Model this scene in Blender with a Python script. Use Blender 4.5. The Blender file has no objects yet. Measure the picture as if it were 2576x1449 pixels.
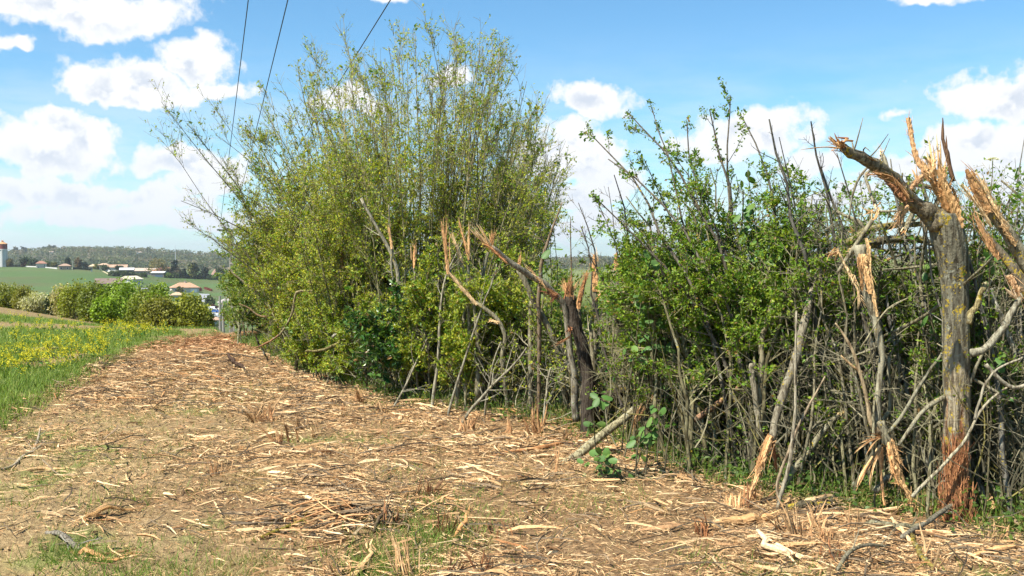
import bpy, math, numpy as np
from mathutils import Vector, Matrix, Quaternion

# ------------------------------------------------------------------ camera, sky, sun, exposure
scene = bpy.context.scene
COL = scene.collection
rng = np.random.default_rng(11)

CAM = np.array([0.0, 0.0, 1.6])
FPX, CX, CY = 2515.6, 1288.0, 724.5            # a 2576 x 1449 frame
PITCH = math.atan(75.5 / FPX)                  # eye level lies a little above the middle of the frame
cam_data = bpy.data.cameras.new("camera")
cam_data.sensor_width = 36.0
cam_data.lens = 36.0 * FPX / 2576.0
cam_data.clip_start = 0.1
cam_data.clip_end = 20000
cam = bpy.data.objects.new("camera", cam_data)
cam.location = CAM
cam.rotation_euler = (math.radians(90) - PITCH, 0, 0)
COL.objects.link(cam)
scene.camera = cam

SUN_EL, SUN_AZ = math.radians(54), math.radians(180 + 52)   # azimuth clockwise from +Y: behind the camera, to the left
SUN_DIR = Vector((math.sin(SUN_AZ) * math.cos(SUN_EL), math.cos(SUN_AZ) * math.cos(SUN_EL), math.sin(SUN_EL)))
sun_data = bpy.data.lights.new("sun", 'SUN')
sun_data.energy = 5.0
sun_data.angle = math.radians(0.53)
sun_data.color = (1.0, 0.935, 0.81)
sun = bpy.data.objects.new("sun", sun_data)
sun.rotation_euler = SUN_DIR.to_track_quat('Z', 'Y').to_euler()
sun.location = (-20, -20, 40)
COL.objects.link(sun)

scene.view_settings.view_transform = 'Standard'
scene.view_settings.look = 'None'
scene.view_settings.exposure = 1.05
scene.view_settings.gamma = 1.0
scene.view_settings.use_curve_mapping = False
scene.render.engine = 'CYCLES'
scene.cycles.max_bounces = 4
scene.cycles.diffuse_bounces = 2
scene.cycles.glossy_bounces = 2
scene.cycles.transmission_bounces = 3
scene.cycles.volume_bounces = 0
scene.cycles.use_adaptive_sampling = True
scene.cycles.adaptive_threshold = 0.02
scene.cycles.caustics_reflective = False
scene.cycles.caustics_refractive = False


class NT:
    """small helper to write node trees as expressions"""
    def __init__(self, tree):
        self.t = tree
        self.n = tree.nodes
        self.l = tree.links

    def new(self, kind, **kw):
        nd = self.n.new(kind)
        for k, v in kw.items():
            setattr(nd, k, v)
        return nd

    def put(self, sock, v):
        if isinstance(v, bpy.types.NodeSocket):
            self.l.new(v, sock)
        else:
            if isinstance(v, (tuple, list)) and len(v) == 3 and sock.type == 'RGBA':
                v = (*v, 1.0)
            sock.default_value = v

    def math(self, op, a, b=0.0, c=0.0, clamp=False):
        nd = self.new('ShaderNodeMath', operation=op, use_clamp=clamp)
        self.put(nd.inputs[0], a)
        self.put(nd.inputs[1], b)
        self.put(nd.inputs[2], c)
        return nd.outputs[0]

    def smooth(self, x, lo, hi, a=0.0, b=1.0):
        nd = self.new('ShaderNodeMapRange', interpolation_type='SMOOTHSTEP')
        self.put(nd.inputs[0], x)
        for i, v in enumerate((lo, hi, a, b)):
            self.put(nd.inputs[1 + i], v)
        return nd.outputs[0]

    def mix(self, f, a, b, blend='MIX'):
        nd = self.new('ShaderNodeMix', data_type='RGBA', blend_type=blend)
        self.put(nd.inputs['Factor'], f)
        self.put(nd.inputs[6], a)
        self.put(nd.inputs[7], b)
        return nd.outputs[2]

    def noise(self, vec, scale, detail=3.0, rough=0.55, dist=0.0, col=False):
        nd = self.new('ShaderNodeTexNoise')
        if vec is not None:
            self.put(nd.inputs['Vector'], vec)
        nd.inputs['Scale'].default_value = scale
        nd.inputs['Detail'].default_value = detail
        nd.inputs['Roughness'].default_value = rough
        nd.inputs['Distortion'].default_value = dist
        return nd.outputs['Color' if col else 'Fac']

    def mapping(self, vec, scale=(1, 1, 1), loc=(0, 0, 0), rot=(0, 0, 0)):
        nd = self.new('ShaderNodeMapping')
        self.put(nd.inputs['Vector'], vec)
        nd.inputs['Scale'].default_value = scale
        nd.inputs['Location'].default_value = loc
        nd.inputs['Rotation'].default_value = rot
        return nd.outputs[0]

    def attr(self, name):
        return self.new('ShaderNodeAttribute', attribute_name=name).outputs['Color']


# ---- sky: clear spring blue with fair-weather clouds
world = bpy.data.worlds.new("World")
scene.world = world
world.use_nodes = True
W = NT(world.node_tree)
W.n.clear()
sky = W.new('ShaderNodeTexSky', sky_type='NISHITA')
sky.sun_disc = False
sky.sun_elevation = SUN_EL
sky.sun_rotation = SUN_AZ
sky.altitude = 200
sky.air_density = 1.0
sky.dust_density = 0.25
sky.ozone_density = 2.2
gen = W.new('ShaderNodeTexCoord').outputs['Generated']
sep = W.new('ShaderNodeSeparateXYZ')
W.put(sep.inputs[0], gen)
dx, dy, dz = sep.outputs
az0 = W.math('ARCTAN2', dx, dy)
el0 = W.math('ARCSINE', dz)
wob = W.new('ShaderNodeSeparateColor')
W.put(wob.inputs[0], W.noise(gen, 11.0, 4.0, 0.6, 0.0, True))
az = W.math('ADD', az0, W.math('MULTIPLY', W.math('SUBTRACT', wob.outputs[0], 0.5), 0.10))
el = W.math('ADD', el0, W.math('MULTIPLY', W.math('SUBTRACT', wob.outputs[1], 0.5), 0.075))
puff = W.noise(gen, 30.0, 7.0, 0.60)
puff_s = W.noise(W.mapping(gen, (1, 1, 1), (.010, 0.0, -.016)), 30.0, 7.0, 0.60)
big = W.noise(W.mapping(gen, (1, 1, 2.2)), 4.0, 4.0, 0.6)


def sky_angles(u, v):
    x, z = (u - CX) / FPX, (CY - v) / FPX
    yy = math.cos(PITCH) + z * math.sin(PITCH)
    zz = -math.sin(PITCH) + z * math.cos(PITCH)
    return math.atan2(x, yy), math.atan2(zz, math.hypot(x, yy))


# cumulus: azimuth, elevation, half width, half height (from their place over the land), thickness
CLOUDS = [(190, 25, 300, 85, 1.0), (330, 220, 175, 72, 1.1), (470, 165, 110, 62, 1.0), (560, 230, 100, 36, .8), (95, 385, 200, 110, 1.1), (215, 360, 80, 80, 1.0),
          (170, 310, 80, 45, 1.0), (450, 415, 165, 62, 1.1), (960, -10, 120, 26, .8), (1480, 270, 120, 58, 1.1), (900, 265, 95, 55, .9),
          (1430, 420, 170, 110, 1.15), (1560, 470, 120, 60, 1.0), (1910, 320, 140, 75, 1.05), (1780, 370, 140, 52, .9),
          (2520, 240, 175, 95, 1.2), (2510, 365, 160, 80, 1.15), (2340, 15, 120, 34, .9), (2270, 292, 70, 24, .45), (2540, 480, 150, 70, 1.0),
          (2250, 430, 140, 48, .7), (1150, 210, 90, 40, .6), (40, 120, 45, 14, .6),
          (330, 560, 420, 60, .85), (1450, 590, 300, 55, .85), (90, 500, 270, 62, 1.0), (360, 505, 200, 50, .95), (520, 470, 120, 45, .9), (1480, 510, 170, 60, 1.0), (2120, 500, 200, 55, .9), (2460, 430, 150, 60, 1.0), (2000, 400, 90, 45, .8), (2560, 560, 200, 60, .9)]
dens = None
lift = None
for (u, v, ru, rv, k) in CLOUDS:
    a, e = sky_angles(u, v)
    qa = W.math('DIVIDE', W.math('SUBTRACT', az, a), ru / FPX)
    qe = W.math('DIVIDE', W.math('SUBTRACT', el, e), rv / FPX)
    # flat bases: the lower half falls off faster
    qe2 = W.math('MULTIPLY', qe, W.math('ADD', 1.0, W.math('MULTIPLY', W.math('LESS_THAN', qe, 0.0), 0.45)))
    d = W.math('SUBTRACT', 1.0, W.math('SQRT', W.math('ADD', W.math('MULTIPLY', qa, qa), W.math('MULTIPLY', qe2, qe2))))
    d = W.math('MULTIPLY', d, k)
    if dens is None:
        dens, lift = d, qe
    else:
        gt = W.math('GREATER_THAN', d, dens)
        lift = W.math('ADD', W.math('MULTIPLY', qe, gt), W.math('MULTIPLY', lift, W.math('SUBTRACT', 1.0, gt)))
        dens = W.math('MAXIMUM', d, dens)
# the same kind of scattered cloud goes on all round the sky
wide = W.math('MULTIPLY', W.math('SUBTRACT', big, 0.60), 5.0)
side = W.math('MAXIMUM', W.smooth(W.math('ABSOLUTE', az0), 0.52, 0.7), W.smooth(el0, 0.30, 0.42))
dens = W.math('MAXIMUM', dens, W.math('SUBTRACT', wide, W.math('MULTIPLY', W.math('SUBTRACT', 1.0, side), 3.0)))
dn = W.math('ADD', dens, W.math('MULTIPLY', W.math('SUBTRACT', puff, 0.5), 1.9))
cover = W.smooth(dn, -0.06, 0.40)
# thin bright veil of far cloud low over the land
veil = W.math('MULTIPLY', W.smooth(el0, 0.24, 0.0), W.smooth(W.noise(W.mapping(gen, (1, 1, 4.5)), 7.0, 5.0, 0.6), 0.30, 0.68))
cover = W.math('MAXIMUM', cover, W.math('MULTIPLY', veil, 0.72))
lit = W.smooth(W.math('ADD', lift, W.math('MULTIPLY', W.math('SUBTRACT', puff, puff_s), 7.0)), -0.95, 0.35)
thick = W.smooth(dn, 0.25, 0.9)
lit = W.math('SUBTRACT', 1.0, W.math('MULTIPLY', W.math('SUBTRACT', 1.0, lit), W.math('MULTIPLY', thick, 1.0)))
cloud_col = W.mix(lit, (4.7, 5.2, 6.0), (7.0, 7.05, 7.1))
cloud_col = W.mix(W.math('MULTIPLY', W.smooth(el0, 0.14, 0.0), .7), cloud_col, (5.7, 6.2, 6.8))
sky_col = W.mix(1.0, sky.outputs[0], (0.67, 1.04, 1.17), 'MULTIPLY')
final = W.mix(cover, sky_col, cloud_col)
bg = W.new('ShaderNodeBackground')
W.put(bg.inputs[0], final)
bg.inputs[1].default_value = 0.074
wo = W.new('ShaderNodeOutputWorld')
W.l.new(bg.outputs[0], wo.inputs[0])
world.cycles.sampling_method = 'MANUAL'
world.cycles.sample_map_resolution = 512


# ------------------------------------------------------------------ small tools
def px(u, v, Y):
    """the world point seen at frame point (u, v) at distance Y"""
    u, v, Y = np.asarray(u, float), np.asarray(v, float), np.asarray(Y, float)
    x, z = (u - CX) / FPX, (CY - v) / FPX
    yy = math.cos(PITCH) + z * math.sin(PITCH)
    zz = -math.sin(PITCH) + z * math.cos(PITCH)
    t = Y / yy
    return np.stack([x * t + CAM[0], Y + 0 * t, zz * t + CAM[2]], -1)


_tab = np.random.default_rng(3).random((256, 256))


def vnoise(x, y):
    xi, yi = np.floor(x).astype(int), np.floor(y).astype(int)
    fx, fy = x - xi, y - yi
    fx, fy = fx * fx * (3 - 2 * fx), fy * fy * (3 - 2 * fy)
    a, b = _tab[xi & 255, yi & 255], _tab[(xi + 1) & 255, yi & 255]
    c, d = _tab[xi & 255, (yi + 1) & 255], _tab[(xi + 1) & 255, (yi + 1) & 255]
    return (a * (1 - fx) + b * fx) * (1 - fy) + (c * (1 - fx) + d * fx) * fy


def fbm(x, y, o=4):
    s, a, n = 0, 1.0, 0
    for i in range(o):
        s = s + a * vnoise(x * 2 ** i + 17.3 * i, y * 2 ** i + 5.1 * i)
        n += a
        a *= 0.5
    return s / n


def sstep(x, a, b):
    t = np.clip((x - a) / (b - a), 0, 1)
    return t * t * (3 - 2 * t)


def unit(a):
    return a / np.maximum(np.linalg.norm(a, axis=-1, keepdims=True), 1e-9)


def rvec(n):
    return unit(rng.normal(size=(n, 3)))


def splinter_col(n):
    """fresh wood: cream, tan, orange, some brown"""
    pal = np.array([(.72, .56, .35), (.62, .45, .26), (.49, .315, .165), (.35, .215, .115), (.22, .165, .11)])
    k = rng.choice(5, n, p=[.23, .30, .25, .13, .09])
    return pal[k] * rng.uniform(.8, 1.15, (n, 1))


WLOC = {}


class Geo:
    """collects tubes, leaves and boxes; build() links them as ONE mesh object"""
    def __init__(self):
        self.v, self.c, self.f, self.n = [], [], {}, 0

    def add(self, verts, faces, col):
        verts = np.asarray(verts, float).reshape(-1, 3)
        col = np.broadcast_to(np.asarray(col, float), (len(verts), 3))
        for fa in (faces if isinstance(faces, list) else [faces]):
            fa = np.asarray(fa)
            self.f.setdefault(fa.shape[1], []).append(fa + self.n)
        self.v.append(verts)
        self.c.append(col)
        self.n += len(verts)
        return self

    def tubes(self, P, R, m=4, col=(.2, .17, .13), flat=1.0, cap=False, twist=None, jag=0.0):
        """P (N,n,3) paths, R (N,n) radii"""
        P = np.asarray(P, float)
        if P.ndim == 2:
            P = P[None]
        R = np.broadcast_to(np.asarray(R, float), P.shape[:2])
        N, n, _ = P.shape
        T = unit(np.gradient(P, axis=1))
        mean = unit(P[:, -1] - P[:, 0])
        ref = np.where(np.abs(mean[:, 2:3]) > .8, np.array([[1., 0.13, 0]]), np.array([[0., 0.11, 1.]]))
        U = unit(np.cross(T, ref[:, None]))
        V = np.cross(T, U)
        a = np.arange(m) * 2 * math.pi / m + (rng.uniform(0, 6.28, (N, 1, 1)) if twist is None else np.asarray(twist).reshape(-1, 1, 1))
        a = np.broadcast_to(a, (N, n, m))[..., None]
        R = R[:, :, None, None]
        if jag:
            R = R * (1 + jag * rng.normal(size=(N, n, m, 1)))
        if flat != 1.0:
            # flattened cross-section, turned about the path by `twist`
            th = (rng.uniform(0, 6.28, N) if twist is None else np.broadcast_to(np.asarray(twist, float), (N,)))[:, None, None]
            U, V = np.cos(th) * U + np.sin(th) * V, np.cos(th) * V - np.sin(th) * U
            a = np.broadcast_to((np.arange(m) * 2 * math.pi / m + math.pi / m)[None, None, :, None], a.shape)
        X = P[:, :, None] + R * (np.cos(a) * U[:, :, None] + flat * np.sin(a) * V[:, :, None])
        i, j, k = np.meshgrid(np.arange(N), np.arange(n - 1), np.arange(m), indexing='ij')
        b = i * n * m + j * m
        q = np.stack([b + k, b + (k + 1) % m, b + m + (k + 1) % m, b + m + k], -1).reshape(-1, 4)
        faces = [q]
        if cap:
            s = np.arange(N)[:, None] * n * m
            faces.append(s + np.arange(m)[::-1])
            faces.append(s + (n - 1) * m + np.arange(m))
        col = np.asarray(col, float)
        if col.ndim == 2:
            col = np.repeat(col, n * m, 0)
        elif col.ndim == 4:
            col = col.reshape(-1, 3)
        elif col.ndim == 3:
            col = np.repeat(col.reshape(-1, 3), m, 0)
        return self.add(X, faces, col)

    def leaves(self, C, D, Nn, L, Wd, col, fold=0.25, shape=4):
        """C base points, D direction, Nn normal, L length, Wd width"""
        C = np.asarray(C, float)
        N = len(C)
        D = unit(D)
        S = unit(np.cross(D, Nn))
        Nn = np.cross(S, D)
        L = np.broadcast_to(np.asarray(L, float), (N,))[:, None]
        Wd = np.broadcast_to(np.asarray(Wd, float), (N,))[:, None]
        b = np.arange(N)[:, None]
        if shape == 4:
            X = np.stack([C, C + D * L * .45 + S * Wd / 2 + Nn * Wd * fold, C + D * L, C + D * L * .45 - S * Wd / 2 + Nn * Wd * fold], 1)
            f = b * 4 + np.arange(4)
        else:      # two halves folded along the midrib
            X = np.stack([C, C + D * L * .28 + S * Wd * .42 + Nn * Wd * fold, C + D * L * .68 + S * Wd * .36 + Nn * Wd * fold, C + D * L - Nn * L * .08,
                          C + D * L * .68 - S * Wd * .36 + Nn * Wd * fold, C + D * L * .28 - S * Wd * .42 + Nn * Wd * fold], 1)
            f = np.concatenate([b * 6 + np.array([0, 1, 2, 3]), b * 6 + np.array([0, 3, 4, 5])])
        col = np.asarray(col, float)
        if col.ndim == 2:
            col = np.repeat(col, X.shape[1], 0)
        return self.add(X, f, col)

    def blades(self, B, H, lean, w, col):
        """grass: thin triangles"""
        N = len(B)
        s = rvec(N) * np.array([1, 1, 0])
        s = unit(s) * np.asarray(w).reshape(-1, 1) / 2
        tip = B + lean + np.array([0, 0, 1.]) * np.asarray(H).reshape(-1, 1)
        X = np.stack([B - s, B + s, tip], 1)
        return self.add(X, np.arange(N)[:, None] * 3 + np.arange(3), np.repeat(np.asarray(col, float), 3, 0))

    def box(self, c, s, rot=0.0, col=(.5, .5, .5), taper=1.0):
        c, s = np.asarray(c, float), np.asarray(s, float) / 2
        k = np.array([(x, y, z) for z in (-1, 1) for y in (-1, 1) for x in (-1, 1)], float)
        k[k[:, 2] > 0, :2] *= taper
        k = k * s
        cr, sr = math.cos(rot), math.sin(rot)
        k = np.stack([k[:, 0] * cr - k[:, 1] * sr, k[:, 0] * sr + k[:, 1] * cr, k[:, 2]], 1) + c
        f = np.array([(0, 2, 3, 1), (4, 5, 7, 6), (0, 1, 5, 4), (2, 6, 7, 3), (0, 4, 6, 2), (1, 3, 7, 5)])
        return self.add(k, f, col)

    def mesh(self, name, origin=(0, 0, 0), smooth=False):
        V = np.concatenate(self.v) - np.asarray(origin, float)
        C = np.concatenate(self.c)
        me = bpy.data.meshes.new(name)
        me.vertices.add(len(V))
        me.vertices.foreach_set('co', V.astype(np.float32).ravel())
        idx, start, s = [], [], 0
        for k, L in self.f.items():
            F = np.concatenate(L)
            idx.append(F.ravel())
            start.append(s + np.arange(len(F)) * k)
            s += F.size
        me.loops.add(s)
        me.loops.foreach_set('vertex_index', np.concatenate(idx).astype(np.int32))
        st = np.concatenate(start).astype(np.int32)
        me.polygons.add(len(st))
        me.polygons.foreach_set('loop_start', st)
        me.polygons.foreach_set('use_smooth', np.full(len(st), bool(smooth)))
        at = me.color_attributes.new('col', 'FLOAT_COLOR', 'POINT')
        at.data.foreach_set('color', np.concatenate([C, np.ones((len(C), 1))], 1).astype(np.float32).ravel())
        me.update(calc_edges=True)
        return me

    def build(self, name, mat, parent=None, loc=None, smooth=False, **tags):
        if parent is not None:
            o0 = WLOC[parent.name]
        else:
            o0 = np.zeros(3) if loc is None else np.asarray(loc, float)
        o = bpy.data.objects.new(name, self.mesh(name, o0, smooth))
        o.data.materials.append(mat)
        COL.objects.link(o)
        if parent is not None:
            o.parent = parent
        else:
            o.location = o0
        WLOC[o.name] = o0
        return tag(o, **tags)


def tag(o, label=None, category=None, group=None, kind=None):
    for k, v in (('label', label), ('category', category), ('group', group), ('kind', kind)):
        if v:
            o[k] = v
    return o


def thing(name, label, category, loc, group=None):
    o = bpy.data.objects.new(name, None)
    o.empty_display_size = 0.2
    o.location = loc
    COL.objects.link(o)
    WLOC[o.name] = np.asarray(loc, float)
    return tag(o, label, category, group)


# ------------------------------------------------------------------ materials
def material(name, rough=0.8, spec=0.3):
    m = bpy.data.materials.new(name)
    m.use_nodes = True
    t = NT(m.node_tree)
    b = m.node_tree.nodes['Principled BSDF']
    b.inputs['Roughness'].default_value = rough
    b.inputs['Specular IOR Level'].default_value = spec
    return m, t, b


def bump(t, b, h, dist, strength=1.0):
    nd = t.new('ShaderNodeBump')
    nd.inputs['Distance'].default_value = dist
    nd.inputs['Strength'].default_value = strength
    t.put(nd.inputs['Height'], h)
    t.put(b.inputs['Normal'], nd.outputs[0])


def obj_vec(t):
    return t.new('ShaderNodeNewGeometry').outputs['Position']


def mat_leaf(name, transl=0.35, rough=0.5, spec=0.35):
    m, t, b = material(name, rough, spec)
    c = t.attr('col')
    c = t.mix(t.noise(obj_vec(t), 9.0, 2.0), t.mix(1.0, c, (.72, .74, .7), 'MULTIPLY'), t.mix(1.0, c, (1.25, 1.2, 1.1), 'MULTIPLY'))
    t.put(b.inputs['Base Color'], c)
    tr = t.new('ShaderNodeBsdfTranslucent')
    t.put(tr.inputs[0], t.mix(1.0, c, (1.25, 1.3, .55), 'MULTIPLY'))
    ms = t.new('ShaderNodeMixShader')
    ms.inputs[0].default_value = transl
    t.l.new(b.outputs[0], ms.inputs[1])
    t.l.new(tr.outputs[0], ms.inputs[2])
    t.l.new(ms.outputs[0], m.node_tree.nodes['Material Output'].inputs[0])
    return m


def mat_bark(name, lichen=0.0, scale=30.0, depth=0.006, grey=0.0):
    m, t, b = material(name, 0.9, 0.15)
    p = obj_vec(t)
    fis = t.noise(t.mapping(p, (1, 1, .16)), scale * 2.2, 5.0, .65, .4)
    fine = t.noise(p, scale * 3, 4.0, .6)
    c = t.attr('col')
    c = t.mix(t.smooth(fis, .35, .62), t.mix(1.0, c, (.28, .25, .23), 'MULTIPLY'), c)
    c = t.mix(t.math('MULTIPLY', t.smooth(fine, .4, .7), .55), c, t.mix(1.0, c, (1.35, 1.35, 1.3), 'MULTIPLY'))
    if lichen:
        spot = t.math('ADD', t.noise(p, 15.0, 5.0, .72), t.math('MULTIPLY', t.math('SUBTRACT', t.noise(p, 70.0, 3.0), .5), .45))
        f = t.smooth(spot, .68 - lichen * .11, .75 - lichen * .11)
        c = t.mix(f, c, t.mix(fine, (.30, .20, .012), (.42, .33, .05)))
        pale = t.smooth(t.noise(t.mapping(p, loc=(3.1, 7, 2)), 14.0, 4.0, .65), .60, .66)
        c = t.mix(t.math('MULTIPLY', pale, .55), c, (.33, .34, .27))
    t.put(b.inputs['Base Color'], c)
    bump(t, b, t.math('ADD', fis, t.math('MULTIPLY', fine, .5)), depth)
    return m


def mat_wood(name, rough=0.75):
    m, t, b = material(name, rough, 0.2)
    p = obj_vec(t)
    g = t.noise(p, 70.0, 5.0, .7, .8)
    c = t.attr('col')
    c = t.mix(t.smooth(g, .3, .7), t.mix(1.0, c, (.70, .60, .50), 'MULTIPLY'), t.mix(1.0, c, (1.25, 1.22, 1.15), 'MULTIPLY'))
    t.put(b.inputs['Base Color'], c)
    bump(t, b, g, .004)
    return m


def mat_plain(name, rough=0.8, spec=.3, var=.25, scale=2.0, metallic=0.0):
    m, t, b = material(name, rough, spec)
    c = t.attr('col')
    n = t.noise(obj_vec(t), scale, 4.0, .6)
    c = t.mix(n, t.mix(1.0, c, (1 - var,) * 3, 'MULTIPLY'), t.mix(1.0, c, (1 + var,) * 3, 'MULTIPLY'))
    t.put(b.inputs['Base Color'], c)
    b.inputs['Metallic'].default_value = metallic
    return m


M_LEAF = mat_leaf('spring_leaf')
M_GLOSS = mat_leaf('glossy_leaf', .18, .28, .5)
M_BROAD = mat_leaf('broad_leaf', .25, .5, .3)
M_GRASS = mat_leaf('grass_blade', .3, .6, .2)
M_PETAL = mat_leaf('petal', .3, .7, .2)
M_BARK = mat_bark('bark_grey')
M_TWIG = mat_plain('twig_bark', .85, .15, .3, 14.0)
M_LICHEN = mat_bark('bark_lichen', 1.05, 22.0, .016)
M_LICHEN2 = mat_bark('bark_some_lichen', .45, 30.0, .006)
M_WOOD = mat_wood('torn_wood')
M_PLAIN = mat_plain('painted_surface')
M_WALL = mat_plain('render_wall', .9, .1, .1, .6)
M_TILE = mat_plain('roof_tile', .85, .15, .35, 1.2)
M_GLASS = mat_plain('window_glass', .12, .6, .1)
M_METAL = mat_plain('sheet_metal', .45, .5, .15)
M_CONC = mat_plain('concrete', .9, .2, .25, 3.0)
M_PAINT = mat_plain('car_paint', .3, .5, .05)
# ------------------------------------------------------------------ the lie of the land
FAR_Y = [0, 150, 300, 400, 450, 550, 620, 700, 760, 900, 1200, 1600, 2000, 2600, 7000]
FAR_Z = [-60, -30, -26.5, -25.3, -22, -16, -10, -4.7, -5, -9, -14, -4, 5, 2, 0]


def big_z(x, y):
    x, y = np.asarray(x, float), np.asarray(y, float)
    q = x + 5.0
    yc = 21.0 + np.where(q < 0, .62 * np.minimum(-q, 6.5) + 1.25 * np.maximum(-q - 6.5, 0), 6.0 * q) + 1.5 * np.exp(-(q / 3.0) ** 2)
    s = y - yc
    w = 1.6
    drop = -0.125 * w * np.logaddexp(0, s / w)
    far = np.interp(y, FAR_Y, FAR_Z)
    # the far plateau leans down to the right of the water tower and its ridge undulates
    lean = sstep(y, 480, 640) * (1 - sstep(y, 800, 1200)) * (-9.0) * sstep(x / np.maximum(y, 1), -.46, -.30)
    ridge = sstep(y, 1300, 1900) * ((fbm(x / 420 + 3, y / 600) - .5) * 26 + 9 * np.exp(-((x / np.maximum(y, 1) + .43) / .07) ** 2) - 6 * sstep(x / np.maximum(y, 1), -.42, -.25))
    far = far + lean + ridge
    far = np.where(y < 250, np.minimum(far, -26), far)
    k = 1.5
    return k * np.logaddexp(drop / k, far / k)


def near_ground(u, v):
    x, z = (u - CX) / FPX, (CY - v) / FPX
    yy = math.cos(PITCH) + z * math.sin(PITCH)
    zz = -math.sin(PITCH) + z * math.cos(PITCH)
    t = -CAM[2] / zz
    return np.array([x * t, yy * t])


# left edge of the mulch (where the crop starts) and the foot of the hedge, as x over y
EDGE = np.array([near_ground(*p) for p in [(-420, 1330), (-200, 1180), (0, 1083), (130, 1008), (240, 940), (330, 888), (470, 852), (560, 840)]])
FOOT = np.array([near_ground(*p) for p in [(3300, 1500), (2576, 1330), (2400, 1300), (1900, 1240), (1480, 1085), (1000, 1000), (820, 938), (650, 872), (600, 842)]])
EDGE, FOOT = EDGE[np.argsort(EDGE[:, 1])], FOOT[np.argsort(FOOT[:, 1])]


def x_edge(y):
    return np.interp(y, EDGE[:, 1], EDGE[:, 0]) + np.where(y > EDGE[-1, 1], (y - EDGE[-1, 1]) * -.3, 0)


def x_foot(y):
    return np.interp(y, FOOT[:, 1], FOOT[:, 0]) + np.where(y > FOOT[-1, 1], (y - FOOT[-1, 1]) * -.3, 0)


def relief(x, y):
    near = 1 - sstep(y, 26, 40)
    clod = (fbm(x * 5.5, y * 5.5, 4) - .5) * .085
    wave = (fbm(x * .7 + 9, y * .7, 3) - .5) * .10
    bank = .07 * sstep(x_edge(y) - x, 0.0, .22) + .05 * sstep(x - x_foot(y), -.3, .5)
    loose = sstep(-.3 - (x + .12 * y), 0.0, 1.6) * (1 - sstep(x_edge(y) - x, -.3, .2)) * (1 - sstep(y, 8, 11))
    crumbs = (np.maximum(vnoise(x * 16, y * 16), .45) - .45) * .055 * (.25 + loose * 1.3)
    rut = -.035 * np.exp(-((x - x_edge(y) - .12) / .10) ** 2)
    rut2 = -.03 * np.exp(-((x + .2 * y + .55) / .16) ** 2) * (1 - sstep(y, 9, 12)) * (.4 + vnoise(x * 3, y * 9))
    return near * (clod * (.7 + 1.0 * loose) + wave + bank + crumbs + rut + rut2)


def ground_z(x, y):
    return big_z(x, y) + relief(np.asarray(x, float), np.asarray(y, float))


def hit(u, v, y0=120.0, y1=730.0):
    """where the sight line through (u, v) meets the far land"""
    ys = np.linspace(y0, y1, 5000)
    P = px(u, v, ys)
    h = P[:, 2] - big_z(P[:, 0], ys)
    if not (h < 0).any():       # just over the brow: stand it on the plateau
        q = px(u, v, 708.0)
        q[2] = big_z(q[0], 708.0)
        return q
    return P[int(np.argmax(h < 0))]


def lines(stops):
    out = []
    for a, b, st in stops:
        out.append(np.arange(a, b, st))
    return np.unique(np.round(np.concatenate(out), 4))


def stretch(a, b, s0, k):
    out, x = [], a
    while x < b:
        out.append(x)
        x += s0
        s0 *= k
    out.append(b)
    return np.array(out)


gx = np.concatenate([-stretch(7.0, 5200, .12, 1.075)[::-1], np.arange(-6.95, 4.2, .085), stretch(4.25, 3000, .12, 1.09)])
gy = np.concatenate([np.linspace(-60, 2, 12), np.arange(2.4, 4.6, .2), np.arange(4.6, 12, .07), np.arange(12, 24, .13), stretch(24.1, 400, .2, 1.05), np.arange(410, 800, 9.0), stretch(800, 7000, 15, 1.05)])
GX, GY = np.meshgrid(gx, gy)
GZ = ground_z(GX, GY)
nx, ny = len(gx), len(gy)

# ground colours by place: soil, mulch, crop, meadow, far fields and woods
soil = np.array([.350, .262, .145])
mulch = np.array([.250, .165, .092])
green = np.array([.165, .215, .065])
stubble = np.array([.27, .205, .105])
meadow = np.array([.13, .19, .06])
n1, n2 = fbm(GX * .9, GY * .9, 4), fbm(GX * 3.3 + 40, GY * 3.3, 3)
inm = sstep(GX - x_edge(GY), -.05, .25) * (1 - sstep(GX - x_foot(GY), .3, 1.2))
bare = sstep(.5 - (GX + .13 * GY) + (n1 - .5) * 3.5, 0.0, 2.6) * (1 - sstep(GY, 7.5, 14))
C = np.zeros(GX.shape + (3,))
leftc = green + (stubble - green) * sstep(n1 + .25 * sstep(GY, 21, 24) * (1 - sstep(GY, 24, 26)) + .40 * sstep(GY, 29, 31), .56, .68)[..., None]
leftc = leftc + (soil - leftc) * (.75 * (1 - sstep(x_edge(GY) - GX, .0, .35)))[..., None]
C[:] = leftc
mm = mulch + (soil - mulch) * np.clip(bare + (n2 - .5) * .5, 0, 1)[..., None]
mm = mm + (green * 1.1 - mm) * (.8 * sstep(n1 * .6 + n2 * .4, .56, .66) * (1 - sstep(GY, 9, 13)) + .5 * sstep(GY, 17, 20) * sstep(n1, .5, .62) * (GX < -6))[..., None]
C = C + (mm - C) * inm[..., None]
mw = meadow + (stubble - meadow) * (.35 * n1)[..., None]
C = C + (mw - C) * sstep(GX - x_foot(GY), 1.2, 2.4)[..., None]
farc = np.array([.075, .13, .045])[None, None] * (.85 + .4 * fbm(GX / 60, GY / 25, 3))[..., None]
farc = farc + (np.array([.125, .105, .06]) - farc) * (.45 * sstep(fbm(GX / 45 + 5, GY / 18, 3), .5, .66))[..., None]
C = C + (farc - C) * sstep(GY, 90, 200)[..., None] * (sstep(-GX, -60, 10))[..., None]
woodc = np.array([.070, .080, .035]) + (np.array([.125, .10, .065]) - np.array([.07, .08, .035])) * sstep(fbm(GX / 130, GY / 200, 3), .45, .6)[..., None]
C = C + (woodc - C) * sstep(GY, 1150, 1350)[..., None]

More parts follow.
